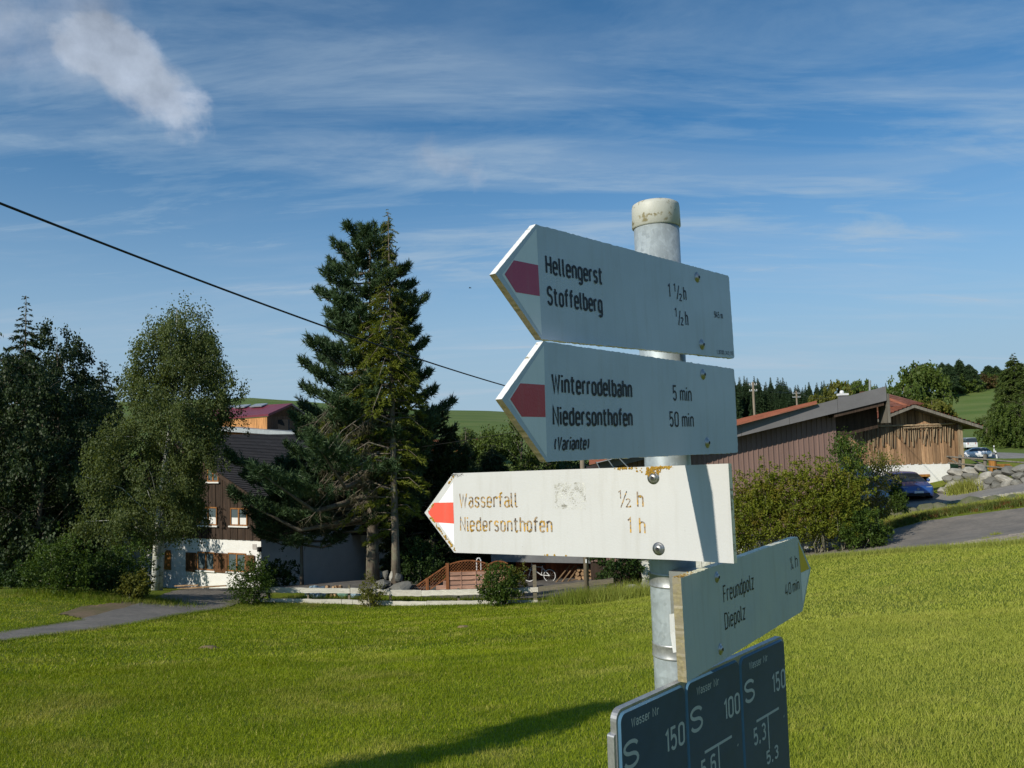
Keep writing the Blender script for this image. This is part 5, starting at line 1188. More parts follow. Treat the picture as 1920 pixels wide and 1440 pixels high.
L_HEDGE = leaf_mat("hedge_leaf", (.065, .095, .010), (.26, .29, .030), .38, .7, warm=(.24, .18, .03))
L_BROAD = leaf_mat("broad_leaf", (.040, .070, .012), (.120, .170, .030), .3, .2)
L_FAR = leaf_mat("far_spruce", (.014, .036, .016), (.060, .098, .036), .1, .1)
L_RSPR = leaf_mat('sunny_spruce_needle', (.030, .052, .014), (.105, .145, .030), .2, .2)
L_YEL = leaf_mat("yellow_green_leaf", (.07, .085, .015), (.20, .20, .035), .4, .6)
L_WEED = leaf_mat("weed_leaf", (.05, .08, .015), (.14, .16, .03), .3, 1.5, warm=(.20, .07, .03))
L_BARE = leaf_mat("dead_twig_needle", (.060, .055, .030), (.14, .125, .07), .1, .6)

def unit(v): return v / (np.linalg.norm(v, axis=-1, keepdims=True) + 1e-9)
def leaves(c, size, d=None, asp=.55, tilt=1.0):
    """diamond leaves (2 triangles as one quad) at centres c; d = leaf axis"""
    n = len(c); d = unit(rng.normal(size=(n, 3))) if d is None else unit(d + rng.normal(size=(n, 3)) * .35 * tilt)
    r = unit(np.cross(d, unit(rng.normal(size=(n, 3))))); s = size * rng.uniform(.6, 1.3, (n, 1)) / 2
    V = np.stack([c - d * s, c + r * s * asp, c + d * s, c - r * s * asp], 1).reshape(-1, 3); F = np.arange(n * 4).reshape(n, 4); return V, F
def join(parts):
    Vs, Fs, o = [], [], 0
    for V, F in parts: Vs.append(V); Fs.append(F + o); o += len(V)
    return np.concatenate(Vs), np.concatenate(Fs)
def crown(parent, name, parts, m, loc=None):
    V, F = join(parts); return link(name, np_mesh(name, V, F, m), parent, kind=None)
def prof(pairs):
    p = np.array(pairs, float); return lambda t: np.interp(t, p[:, 0], p[:, 1])
def tree_thing(name, label, base, cat='tree', group=None): return thing(name, label, cat, tuple(base), group)

def birch(base, Hh, env, seed, label, nspray=520, per=120, leaf=.10, low=.12, lean=(0, 0), name='birch_tree', m=None, tr=.17, droop=1.0, bark=None, twins=False, cut=0., skew=None):
    global rng
    rng = np.random.default_rng(seed); t_ = tree_thing(name, label, base)
    mb = MB(); stem = lambda h: np.array([lean[0] * h / Hh + .12 * math.sin(h * .7 + seed), lean[1] * h / Hh + .10 * math.sin(h * .9 + seed * 2), h])
    mb.tube([stem(h) + [0, 0, -.3 if h == 0 else 0] for h in np.linspace(0, Hh * .93, 14)], [max(tr * (1 - .93 * k / 13), .012) for k in range(14)], 9)
    if twins: mb.tube([np.array([.22, .1, -.3]), np.array([.32, .1, 1.5]), np.array([.3, .2, 3.5]), np.array([.7, .3, Hh * .55]), np.array([1.0, .3, Hh * .8])], [tr * .8, tr * .7, tr * .55, tr * .3, .02], 8)
    C = []; Dd = []
    nb = 46
    limbs = []
    for k in range(nb):
        f = low + (0.96 - low) * ((k + rng.random()) / nb); az = k * 2.4 + rng.normal() * .4; r = env(f) * rng.uniform(.75, 1.08) * (skew(f, az) if skew else 1.)
        h0 = max(.08, f - .14 * rng.uniform(.5, 1.4)) * Hh; s0 = stem(h0); tip = stem(f * Hh) + np.array([math.cos(az) * r, math.sin(az) * r, rng.normal() * .2]); mid = (s0 + tip) / 2 + np.array([0, 0, r * .16])
        limbs.append((s0, mid, tip)); w0 = max(.018, .05 * (1 - f)); mb.tube([s0, mid, tip], [w0, w0 * .6, .008], 5, caps=False)
    for k in range(nspray):
        s0, mid, tip = limbs[int(rng.integers(nb))]; q = rng.random() ** .55; p = (1 - q) ** 2 * s0 + 2 * q * (1 - q) * mid + q * q * tip
        p = p + rng.normal(size=3) * np.array([.42, .42, .30]) * (env(.5) / 3.2); out = p - stem(p[2]); out[2] = 0; out = unit(out)
        L = rng.uniform(.5, 1.5) * droop * (env(.5) / 3.0); n = per; tt = rng.random(n) ** .8
        dirv = out * rng.uniform(.2, .6) + np.array([0, 0, -1.]) ; up = out * .4 + np.array([0, 0, .3])
        c = p + up * (tt * (1 - tt))[:, None] * L + dirv * (tt * L)[:, None] + rng.normal(size=(n, 3)) * (.08 + .12 * (1 - tt))[:, None]
        C.append(c); Dd.append(np.tile(np.array([0, 0, -1.]) + out * .3, (n, 1)))
    mb.obj('trunk', bark or M_BIRCH, t_, smooth=True)
    C = np.concatenate(C); Dd = np.concatenate(Dd); ok = C[:, 2] > cut * Hh + rng.normal(size=len(C)) * .12 * (cut > 0) + .35 * np.sin(C[:, 0] * 2.1) * (cut > 0); C, Dd = C[ok], Dd[ok]
    crown(t_, 'crown', [leaves(C, leaf, Dd, .62, 1.6)], m or L_BIRCH); return t_

def tufts(c, d, n, L, w_, spread=.75):
    """needle brushes: n thin triangles about axis d at each centre"""
    k = len(c); c = np.repeat(c, n, 0); d = np.repeat(unit(d), n, 0); q = rng.random((k * n, 1)); c = c + d * q * (np.repeat(L, n, 0)[:, None] if np.ndim(L) else L) * 1.1
    L = np.repeat(L, n, 0)[:, None] if np.ndim(L) else L; w_ = np.repeat(w_, n, 0)[:, None] if np.ndim(w_) else w_; nd = unit(d * rng.uniform(.4, 1.3, (k * n, 1)) + rng.normal(size=(k * n, 3)) * spread); s = unit(np.cross(nd, rng.normal(size=(k * n, 3)))); LL = L * rng.uniform(.6, 1.1, (k * n, 1))
    V = np.stack([c - s * w_ / 2, c + s * w_ / 2, c + nd * LL], 1).reshape(-1, 3); return V, np.arange(k * n * 3).reshape(-1, 3)

def pine(base, Hh, env, seed, label, nb=150, m=None, name='pine_tree', lean=(0, 0), t_lo=.1, tr=.28, dens=1.0, skew=None, tl=.30, tw=.048, up=.5):
    global rng
    rng = np.random.default_rng(seed); t_ = tree_thing(name, label, base); mb = MB()
    stem = lambda h: np.array([lean[0] * h / Hh, lean[1] * h / Hh, h])
    mb.tube([stem(h) + [0, 0, -.3 if h == 0 else 0] for h in np.linspace(0, Hh * .97, 10)], [max(tr * (1.15 if k == 0 else 1) * (1 - k / 9.6), .02) for k in range(10)], 10)
    C, Dv = [], []
    for k in range(nb):
        f = t_lo + (1 - t_lo) * ((k + rng.random()) / nb) ** .92; az = k * 2.39996 + rng.normal() * .3; sk = skew(f, az) if skew else 1.
        r = env(f) * rng.uniform(.5, 1.14) * sk
        if r < .12: r = .12
        s0 = stem(f * Hh - r * .10); o = np.array([math.cos(az), math.sin(az), 0]); tip = s0 + o * r + np.array([0, 0, r * .22 * up]); mid = s0 + o * r * .55 + np.array([0, 0, -r * .06]); w0 = max(.014, .02 + .022 * r)
        mb.tube([s0, mid, tip], [w0, w0 * .6, .012], 4, caps=False)
        nt = max(3, int(11 * r * dens)); q = rng.uniform(.35, 1.04, nt) ** .75; side_ = np.cross(o, [0, 0, 1.])
        c = ((1 - q) ** 2)[:, None] * s0 + (2 * q * (1 - q))[:, None] * mid + (q * q)[:, None] * tip
        lat = rng.normal(size=nt) * .26 * r * (1.15 - q) ; c = c + lat[:, None] * side_ + np.stack([np.zeros(nt), np.zeros(nt), rng.normal(size=nt) * .10 + .05], -1)
        C.append(c); Dv.append(o * .55 + side_ * (np.sign(lat) * .35)[:, None] + np.array([0, 0, up]) + rng.normal(size=(nt, 3)) * .18)
    C = np.concatenate(C); Dv = np.concatenate(Dv)
    mb.obj('trunk', M_BARK, t_, smooth=True); crown(t_, 'crown', [tufts(C, Dv, 18, tl, tw, .55)], m or L_PINE); return t_

def spruce(base, Hh, env, seed, label, nb=110, m=None, name='spruce_tree', lean=(0, 0), t_lo=.15, tr=.2, dens=1.0, skew=None, sz=.16, bare=0, droop=.35, tw=.035, parent_obj=None, trunk=True):
    global rng
    rng = np.random.default_rng(seed); t_ = tree_thing(name, label, base); mb = MB()
    stem = lambda h: np.array([lean[0] * h / Hh, lean[1] * h / Hh, h])
    mb.tube([stem(h) + [0, 0, -.3 if h == 0 else 0] for h in np.linspace(0, Hh * .99, 10)], [max(tr * (1.25 if k == 0 else 1) * (1 - k / 9.3), .015) for k in range(10)], 10)
    C, Dv = [], []; BC = []; BD = []; SZ = []
    for k in range(nb):
        f = t_lo + (1 - t_lo) * ((k + rng.random()) / nb); az = k * 2.39996 + rng.normal() * .25; sk = skew(f, az) if skew else 1.
        r = max(env(f) * rng.uniform(.6, 1.1) * sk, .10)
        s0 = stem(f * Hh); o = np.array([math.cos(az), math.sin(az), 0]); tip = s0 + o * r + np.array([0, 0, -r * droop]); mid = s0 + o * r * .5 + np.array([0, 0, r * (.02)]); w0 = max(.010, .012 + .014 * r)
        if trunk: mb.tube([s0, mid, tip], [w0, w0 * .6, .008], 4, caps=False)
        nt = max(4, int(46 * r * dens)); q = rng.uniform(.12, 1.02, nt); side_ = np.cross(o, [0, 0, 1.])
        c = ((1 - q) ** 2)[:, None] * s0 + (2 * q * (1 - q))[:, None] * mid + (q * q)[:, None] * tip; lat = rng.normal(size=nt) * .20 * r * (1.2 - q); hang = rng.random(nt) * .10 * min(r, 2.5)
        c = c + lat[:, None] * side_ - np.array([0, 0, 1.]) * hang[:, None]
        SZ.append(np.full(nt, min(1., max(.28, r / (Hh * .07))))); C.append(c); Dv.append(o * .8 + side_ * (np.sign(lat) * .6)[:, None] + np.array([0, 0, -.35]) + rng.normal(size=(nt, 3)) * .2)
    for k in range(bare):     # dead drooping lower limbs with hanging lichen
        f = rng.uniform(.10, .52); az = math.pi + rng.normal() * .55; r = rng.uniform(2.0, 4.6); s0 = stem(f * Hh); o = np.array([math.cos(az), math.sin(az) * .8 - .1, 0])
        pts = [s0, s0 + o * r * .3 + [0, 0, .10 * r], s0 + o * r * .65 + [0, 0, -.10 * r], s0 + o * r + [0, 0, -.48 * r]]; w0 = .05
        mb.tube(pts, [w0, w0 * .7, w0 * .45, .012], 5, caps=False)
        for j in range(9):
            q = rng.uniform(.25, .98); i0 = min(int(q * 3), 2); p = pts[i0] + (pts[i0 + 1] - pts[i0]) * (q * 3 - i0); L = rng.uniform(.4, 1.1); dd = unit(np.array([rng.normal() * .5 + o[0] * .6, rng.normal() * .5, -rng.uniform(.3, 1)])); e = p + dd * L
            mb.tube([p, e], [.014, .006], 3, caps=False); nn = 12; qq = rng.random((nn, 1)); BC.append(p + (e - p) * qq); BD.append(np.tile([0, 0, -1.], (nn, 1)) + rng.normal(size=(nn, 3)) * .4)
    C = np.concatenate(C); Dv = np.concatenate(Dv)
    mb.obj('trunk', M_BARK, t_, smooth=True)
    crown(t_, 'crown', [tufts(C, Dv, 7, sz * np.concatenate(SZ), tw * np.concatenate(SZ) ** .5, .4)], m or L_SPRU)
    if BC: crown(t_, 'dead_twigs', [tufts(np.concatenate(BC), np.concatenate(BD), 4, .30, .014, .3)], L_BARE)
    return t_

def bushy(base, clumps, seed, label, n_leaf=9000, leaf=.08, m=None, name='shrub', cat='shrub', stems=7, bark=None, trunk=0, up=.2, shell=.55, group=None, loose=.18):
    """clumps: (dx, dy, dz, rx, ry, rz) ellipsoids filled with leaf sprays of uneven length"""
    global rng
    rng = np.random.default_rng(seed); t_ = thing(name, label, cat, tuple(base), group); mb = MB(); P_ = []
    tot = sum(c[3] * c[4] * c[5] for c in clumps)
    for c in clumps:
        n = max(3, int(n_leaf / 26 * c[3] * c[4] * c[5] / tot)); u = unit(rng.normal(size=(n, 3))); rr = rng.uniform(shell, 1.0, (n, 1)) * (1 + loose * rng.normal(size=(n, 1)))
        s = np.array(c[:3]) + u * rr * np.array(c[3:]); L = rng.uniform(.12, .5, (n, 1)) * min(c[3], c[5]); dd = unit(u * .7 + [0, 0, up] + rng.normal(size=(n, 3)) * .35)
        q = rng.random((n, 26, 1)); p = s[:, None] + dd[:, None] * q * L[:, None] + rng.normal(size=(n, 26, 3)) * (.05 + leaf * .5) * (1.1 - q); P_.append(p.reshape(-1, 3))
    for k in range(stems):
        c = clumps[k % len(clumps)]; b0 = np.array([rng.normal() * .12, rng.normal() * .12, -.15]); e = np.array(c[:3]) + unit(rng.normal(size=3)) * np.array(c[3:]) * .6; mb.tube([b0, (b0 + e) / 2 + rng.normal(size=3) * .12, e], [max(trunk, .03), max(trunk * .6, .02), .01], 5, caps=False)
    if trunk: mb.tube([(0, 0, -.3), (.05, 0, clumps[0][2] * .5), (0, 0, clumps[0][2])], [trunk * 1.2, trunk, trunk * .5], 8)
    mb.obj('trunk' if trunk else 'stems', bark or M_TWIG, t_); crown(t_, 'crown' if trunk else 'foliage', [leaves(np.concatenate(P_), leaf, None, .62)], m or L_SHRUB); return t_
def pxh(y0, y1, z): return (y1 - y0) / F_PX * z

# --- the two tall conifers in the middle
b = on(699, 38.6); Hp = pxh(418, 1088, 38.6)
envp = prof([(0, 1.5), (.10, 1.8), (.18, 3.0), (.28, 3.9), (.38, 3.8), (.5, 3.7), (.6, 3.5), (.7, 3.1), (.8, 2.6), (.9, 2.0), (.96, 1.5), (1, .8)])
pine(b, Hp, envp, 11, 'tall blue green pine with upturned brushes standing behind the thin spruce', nb=125, skew=lambda f, az: (1.72 if (.08 < f < .34 and math.cos(az) < -.1) else 1.0) * (.75 if f < .35 and math.cos(az) > .3 and math.sin(az) < .5 else 1), lean=(.15, 0), t_lo=.15, tr=.31, dens=2.3, up=.95)
b = on(743, 36.6); Hs = pxh(366, 1092, 36.6)
envs = prof([(0, .5), (.15, 1.3), (.25, 2.2), (.42, 2.9), (.55, 2.6), (.7, 1.6), (.8, .85), (.9, .6), (.95, .5), (.98, .3), (1, .1)])
spruce(b, Hs, envs, 5, 'thin mossy spruce with long drooping bare limbs, its tip the highest in the photo', nb=160, skew=lambda f, az: (1.15 if math.cos(az) < -.1 else .6) * (.22 if (f < .50 and math.sin(az) < -.25) else 1) if f < .75 else .9, lean=(-.05, 0), t_lo=.14, tr=.20, dens=.95, bare=13, droop=.42, sz=.20, tw=.045)
b = on(566, 39.6); pine(b, P(560, 858, 39.6)[2] - b[2], prof([(0, 1.5), (.3, 2.3), (.6, 2.3), (.85, 1.6), (1, .6)]), 14, 'low spreading pine boughs against the shaded side of the chalet', nb=70, t_lo=.34, tr=.10, dens=2.0, up=.5)
# --- birch by the driveway
b = on(288, 35.5)
envb = prof([(0, 1.7), (.12, 2.2), (.25, 2.75), (.4, 2.75), (.55, 2.6), (.7, 2.2), (.82, 1.6), (.92, 1.0), (1, .35)])
birch(b, pxh(534, 1102, 35.5), envb, 21, 'large drooping birch with pale trunk in front of the chalet', nspray=900, per=125, leaf=.105, low=.16, lean=(1.25, 0), twins=True, cut=.15, skew=lambda f, az: (.50 if math.cos(az) > .1 else 1.22) if f < .46 else (1.12 if math.cos(az) > 0 else 1.0))
# --- dark wood on the left
def dtree(px, z, ytop, w_, seed, label, kind='spruce', lo=.04):
    b = on(px, z); Hh = (b[2] - P(px, ytop, z)[2]) * -1
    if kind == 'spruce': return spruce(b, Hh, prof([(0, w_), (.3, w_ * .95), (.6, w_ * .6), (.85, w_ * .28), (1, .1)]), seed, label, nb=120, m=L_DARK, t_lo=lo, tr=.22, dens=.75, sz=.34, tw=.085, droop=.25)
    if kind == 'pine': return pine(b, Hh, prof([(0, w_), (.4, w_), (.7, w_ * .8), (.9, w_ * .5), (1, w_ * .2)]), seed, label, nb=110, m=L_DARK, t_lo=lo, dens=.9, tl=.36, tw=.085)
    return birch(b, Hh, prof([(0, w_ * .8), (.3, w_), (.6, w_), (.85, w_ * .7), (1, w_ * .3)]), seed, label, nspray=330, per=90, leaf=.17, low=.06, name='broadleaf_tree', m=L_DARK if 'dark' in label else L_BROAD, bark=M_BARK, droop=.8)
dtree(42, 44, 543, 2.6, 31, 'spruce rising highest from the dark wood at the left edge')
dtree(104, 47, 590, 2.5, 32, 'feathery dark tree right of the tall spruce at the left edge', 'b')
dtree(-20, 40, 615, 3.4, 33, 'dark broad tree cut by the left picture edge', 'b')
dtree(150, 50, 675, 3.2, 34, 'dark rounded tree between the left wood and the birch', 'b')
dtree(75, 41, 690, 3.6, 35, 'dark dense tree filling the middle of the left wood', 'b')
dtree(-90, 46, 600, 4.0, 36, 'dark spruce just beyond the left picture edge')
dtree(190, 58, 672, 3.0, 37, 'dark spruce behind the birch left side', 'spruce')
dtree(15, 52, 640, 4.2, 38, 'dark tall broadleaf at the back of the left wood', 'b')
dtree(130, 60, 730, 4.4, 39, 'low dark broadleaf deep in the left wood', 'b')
# --- dark trees right of the spruce, behind the lattice fence
dtree(812, 42.5, 770, 2.3, 41, 'bushy dark pine with stubby leader between the spruce and the signs', 'pine', .02)
dtree(850, 44, 838, 2.0, 42, 'lower dark pine right of the bushy pine', 'pine', .02)
dtree(770, 46, 800, 2.2, 43, 'dark spruce tucked behind the thin spruce trunk', 'spruce', .02)
dtree(930, 48, 835, 3.2, 44, 'dark spruce rising behind the lattice fence', 'spruce', .02)
dtree(985, 52, 752, 3.6, 45, 'rounded green broadleaf tree behind the tips of the arrow signs', 'g')
dtree(905, 54, 790, 2.2, 46, 'pale half bare tree beside the rounded broadleaf', 'g')
dtree(1060, 50, 850, 3.2, 47, 'dark broadleaf behind the open shed', 'b')
dtree(880, 50, 800, 1.6, 48, 'slim young spruce before the green hill', 'spruce', .02)
b = on(1168, 33.4); bushy(b, [(-.2, 0, 1.3, 1.0, .7, 1.3), (.8, 0, .9, .9, .7, .9)], 55, 'dark leafy bush between the open shed and the signpost', 6500, .12, L_SHRUB2)
b = on(1120, 46); bushy(b, [(0, 0, 3.2, 3.4, 2, 3.0), (4, 1, 3.0, 3.2, 2, 2.8)], 56, 'broad dark bushes behind the shed and timber pole', 9000, .17, L_SHRUB2)
# --- birch before the farm
b = on(492, 80); birch(b, pxh(768, 850, 80) , prof([(0, 1.4), (.3, 2.1), (.6, 1.9), (.85, 1.1), (1, .3)]), 61, 'small pale green birch before the orange farm building', nspray=160, per=60, leaf=.17, low=.1, m=L_YEL, tr=.08, bark=M_BARK)
b = on(545, 78); bushy(b, [(0, 0, 2.3, 2.6, 2, 1.6), (2.6, 0, 1.7, 2.2, 2, 1.5)], 62, 'dark shrubs before the farm gable', 4500, .22, L_SHRUB2)
# --- shrubs along drive and fence
def shr(px, z, ytop, w_, seed, label, m=None, n=6500, leaf=.085, up=.3, extra=()):
    b = on(px, z); hh = P(px, ytop, z)[2] - b[2]; cl = [(0, 0, hh * .52, w_, w_ * .8, hh * .5), (-w_ * .35, -.1, hh * .33, w_ * .7, w_ * .6, hh * .36), (w_ * .38, -.1, hh * .36, w_ * .68, w_ * .6, hh * .38)] + list(extra)
    return bushy(b, cl, seed, label, n, leaf, m, up=up)
shr(112, 29.2, 1008, 1.15, 71, 'rounded green shrub at the left edge of the lawn before the dark wood', L_SHRUB, 7500)
shr(190, 30.5, 1035, .75, 72, 'small glossy dark shrub between the rounded shrub and the birch', L_SHRUB2, 4500)
shr(238, 31.3, 1018, .95, 73, 'yellow green shrub at the foot of the birch on its left', L_SHRUB, 6000)
shr(250, 29.8, 1075, .55, 74, 'low bright leafy plant at the drive edge before the birch', L_YEL, 2500, .10)
shr(470, 32.6, 1046, .85, 75, 'upright green shrub at the left end of the rail fence', L_SHRUB, 7500, .07, .7)
shr(935, 31.4, 1062, .72, 76, 'leafy green bush growing through the white rails before the lattice fence', L_SHRUB, 6500, .085, .6)
shr(697, 32.9, 1082, .45, 77, 'spindly light green shrub in front of the rails below the pine trunk', L_YEL, 2200, .07, .8)
shr(790, 38.0, 1015, 1.0, 78, 'glossy green bush right of the spruce trunk', L_SHRUB2, 5200, .10, .4)
shr(965, 34.0, 1058, .5, 79, 'bright green shrub beside the shed post', L_YEL, 2400, .09, .7)
shr(515, 40.0, 1050, 1.2, 80, 'dark shrub against the shaded side wall of the chalet', L_SHRUB2, 4500, .11)
shr(40, 33, 1060, 1.0, 81, 'low dark undergrowth at the left lawn edge', L_SHRUB2, 3500, .10)
# --- the long hedge before the metal barn
hed = [(1395, 31.8, 900, .95, 0), (1440, 31.6, 872, 1.0, 0), (1490, 31.4, 868, 1.05, 0), (1540, 31.2, 866, 1.0, 0), (1585, 31.0, 872, .95, 0), (1612, 30.6, 955, .85, 1), (1640, 31.0, 985, .6, 1)]
names = ['hedge bush half hidden by the right ends of the white signs', 'yellow green hedge bush, second from the signs', 'yellow green hedge bush in the middle of the hedge', 'yellow green hedge bush with tall shoots, fourth from the signs', 'hedge bush under the end of the metal barn wall', 'low dense dark green bush at the right end of the hedge', 'small bush where the hedge meets the road']
for k, ((px, z, yt, w_, dk), nm) in enumerate(zip(hed, names)):
    b = on(px, z); hh = P(px, yt, z)[2] - b[2]
    cl = [(0, 0, hh * .52, w_, .8, hh * .42), (-.3, -.2, hh * .34, w_ * .85, .7, hh * .28), (.3, 0, hh * .76, w_ * .7, .6, hh * .26)]
    bushy(b, cl, 90 + k, nm, 10500 if not dk else 6500, .085, L_HEDGE if not dk else L_SHRUB, up=.9, stems=9, shell=.3, loose=.30, group='hedge before the metal barn')
b = on(1602, 31.6); hh = P(1602, 800, 31.6)[2] - b[2]
birch(b, hh, prof([(0, .2), (.35, .55), (.6, .7), (.85, .6), (1, .25)]), 99, 'tall slender green shrub rising past the end of the metal barn', nspray=120, per=60, leaf=.09, low=.25, m=L_SHRUB, tr=.05, name='tall_shrub', bark=M_TWIG, droop=.35)
b = on(1655, 33.5); hh = P(1655, 838, 33.5)[2] - b[2]
birch(b, hh, prof([(0, .2), (.45, .6), (.7, .8), (.9, .6), (1, .3)]), 98, 'thin airy shrub in front of the wooden barn and white plinth', nspray=95, per=42, leaf=.08, low=.3, m=L_YEL, tr=.04, name='airy_shrub', bark=M_TWIG, droop=.4)
b = on(1692, 37.5); shr(1683, 38.5, 900, .36, 97, 'green climber hiding the left flank of the dark blue hatchback', L_SHRUB, 3600, .09, .5)
# --- trees behind the barns on the right
def rt_(px, z, ytop, w_, seed, label, kind, m=None, **k):
    b = on(px, z); Hh = P(px, ytop, z)[2] - b[2]
    if kind == 's': return spruce(b, Hh, prof([(0, w_), (.3, w_ * .9), (.6, w_ * .6), (.85, w_ * .28), (1, .12)]), seed, label, nb=90, m=m or L_FAR, t_lo=k.get('lo', .05), tr=.25, dens=.5, sz=.62, tw=.22, droop=.2)
    return birch(b, Hh, prof([(0, w_ * .7), (.3, w_), (.6, w_), (.85, w_ * .75), (1, w_ * .35)]), seed, label, nspray=k.get('ns', 300), per=55, leaf=k.get('leaf', .38), low=.12, name='broadleaf_tree', m=m or L_BROAD, bark=M_BARK, droop=1.0, tr=.25)
rt_(1728, 105, 668, 3.6, 101, 'large rounded broadleaf tree behind the wooden barn roof', 'b', ns=420)
rt_(1700, 100, 715, 4.0, 102, 'green broadleaf tree left of the large one behind the wooden barn', 'b')
rt_(1752, 96, 742, 2.6, 103, 'lighter leafy tree right of the large one behind the wooden barn', 'b', m=L_YEL)
rt_(1665, 120, 722, 4.2, 104, 'dull green tree above the tip of the metal barn roof', 'b')
for k, (px, yt, z, lb) in enumerate(((1770, 678, 245, 'spruce with bare lower trunk, left one of the pair on the ridge'), (1782, 680, 240, 'spruce with bare lower trunk, right one of the pair on the ridge'), (1802, 672, 250, 'tall spruce on the ridge right of the bare trunked pair'), (1820, 682, 248, 'broad spruce next to the tall ridge spruce'), (1856, 684, 262, 'lone small spruce standing on the ridge'), (1870, 685, 262, 'thin crooked spruce right of the lone ridge spruce'))):
    rt_(px, z, yt, 3.9 if k != 5 else 2.2, 110 + k, lb, 's', lo=.3 if k < 2 else .05)
for k, (px, yt, z, w_, lb) in enumerate(((1894, 690, 160, 4.0, 'dark spruce leaning over the pasture near the right edge'), (1912, 660, 150, 5.2, 'tallest spruce at the right picture edge'), (1945, 670, 145, 5.5, 'spruce just beyond the right picture edge'), (1888, 742, 150, 3.4, 'lower spruce at the left of the right edge group'))): rt_(px, z, yt, w_, 120 + k, lb, 's', m=L_RSPR)
for k, (px, yt, z, w_, lb) in enumerate(((1902, 765, 142, 4.2, 'sunlit green tree in front of the right edge spruces'), (1882, 800, 146, 2.6, 'small leafy tree left of the sunlit tree by the road'), (1926, 745, 138, 4.8, 'sunlit leafy tree cut by the right edge'))): rt_(px, z, yt, w_, 130 + k, lb, 'b', leaf=.34)
rt_(1851, 150, 775, 2.2, 133, 'thin pale trunked tree beside the village road', 'b', ns=70, leaf=.22)
for k, (px, yt, z, w_, lb) in enumerate(((1575, 712, 150, 4.6, 'yellowish rounded tree above the middle of the metal barn roof'), (1610, 706, 150, 5.0, 'tall drooping tree beside the roof vent pipe'), (1545, 735, 150, 3.6, 'small yellowish tree above the red tiles'))): rt_(px, z, yt, w_, 140 + k, lb, 'b', m=L_YEL if k != 1 else None, leaf=.5)
for k, (px, z, w_, lb) in enumerate(((1835, 250, 4, 'reddish brown bush on the ridge below the spruces'), (1848, 255, 4, 'brownish bush on the ridge near the lone spruce'), (1800, 245, 5.5, 'green bushes at the foot of the ridge spruces'), (1878, 262, 5, 'brown green thicket at the right of the ridge'))):
    b = on(px, z); bushy(b, [(0, 0, 2.4, w_, 3, 2.6), (w_ * .8, 0, 2, w_ * .7, 3, 2.1)], 150 + k, lb, 2600, .6, leaf_mat('ridge_bush_leaf', (.06, .045, .02), (.14, .10, .035)) if k == 0 else L_BROAD, stems=3)
# --- far spruce wood: every tree its own object, four shapes shared
protos = []
for k in range(4):
    t_ = spruce((0, 0, 0), 20., prof([(0, 3.4), (.3, 2.9), (.6, 1.8), (.82, .85), (.92, .4), (1, .08)]), 200 + k, 'x', nb=120, m=L_FAR, t_lo=.06, tr=.3, dens=.42, sz=.72, tw=.34, droop=.25, trunk=False); protos.append(t_)
FARL = 'dark spruce in the wood on the far ridge behind the metal barn'
cnt = 0
rr_ = random.Random(3)
for row, (z, yb) in enumerate(((262, 712), (276, 708), (292, 704), (308, 706))):
    px = 1368
    while px < 1665:
        f = (px - 1380) / 260; ytop = (706 + 24 * f + rr_.uniform(-10, 12)) if px < 1560 else (735 - 12 * (px - 1560) / 100 + rr_.uniform(-8, 6))
        ytop += row * 1.0 + (10 if row == 0 else 0); zz = z + rr_.uniform(-6, 6); g_ = on(px, zz); top = P(px, ytop, zz)[2]; hh = max(9, min(top - g_[2], 34)); zb = top - hh
        s_ = hh / 20.; t_ = protos[cnt % 4]
        if cnt >= 4: t_ = copy_tree(t_)
        t_.location = (g_[0], g_[1], zb); t_.rotation_euler = (0, 0, rr_.uniform(0, 6.28)); ws = min(s_, 1.15) * rr_.uniform(.8, 1.15); t_.scale = (ws, ws, s_); t_['label'] = FARL; t_['group'] = 'far spruce wood'; cnt += 1
        px += rr_.uniform(8, 15)
# tree standing behind the photographer: its shadow falls on the lawn
# (real tree out of frame, left behind the camera)
# ------------------------------------------------------------------ grass
def blades(n, r0, r1, half, w0, h0, name, m, seed, pw=1.0, grow=.0, cx=None, label=None, hvar=.5, mask=True, az=None):
    global rng
    rng = np.random.default_rng(seed)
    u = rng.random(n); r = (r0 ** pw + u * (r1 ** pw - r0 ** pw)) ** (1 / pw); a = rng.uniform(-half, half, n) if az is None else rng.uniform(az[0], az[1], n)
    x = r * np.sin(a); y = r * np.cos(a)
    # clumpy growth
    keep = np.ones(n, bool)
    if mask:
        for p in ROADS: keep &= ~in_poly(x, y, p)
    x, y, r = x[keep], y[keep], r[keep]; n = len(x); z = H(x, y)
    cl = .75 + .5 * np.sin(x * 1.3 + 2 * np.sin(y * .7)) * np.sin(y * 1.1 + 1.7 * np.sin(x * .9))
    gs_ = 1 + grow * r; h = h0 * rng.uniform(1 - hvar, 1 + hvar, n) * (.8 + .35 * cl) * (1 + .3 * grow * r); w_ = w0 * gs_ * rng.uniform(.7, 1.3, n)
    th = rng.uniform(0, 2 * math.pi, n); le = rng.normal(size=(n, 2)) * .42 * h[:, None]
    b = np.stack([x, y, z - .005], -1); s = np.stack([np.cos(th) * w_ / 2, np.sin(th) * w_ / 2, np.zeros(n)], -1); tip = b + np.stack([le[:, 0], le[:, 1], h], -1)
    V = np.stack([b - s, b + s, tip], 1).reshape(-1, 3); F = np.arange(n * 3).reshape(-1, 3)
    return link(name, np_mesh(name, V, F, m), kind='stuff', label=label)
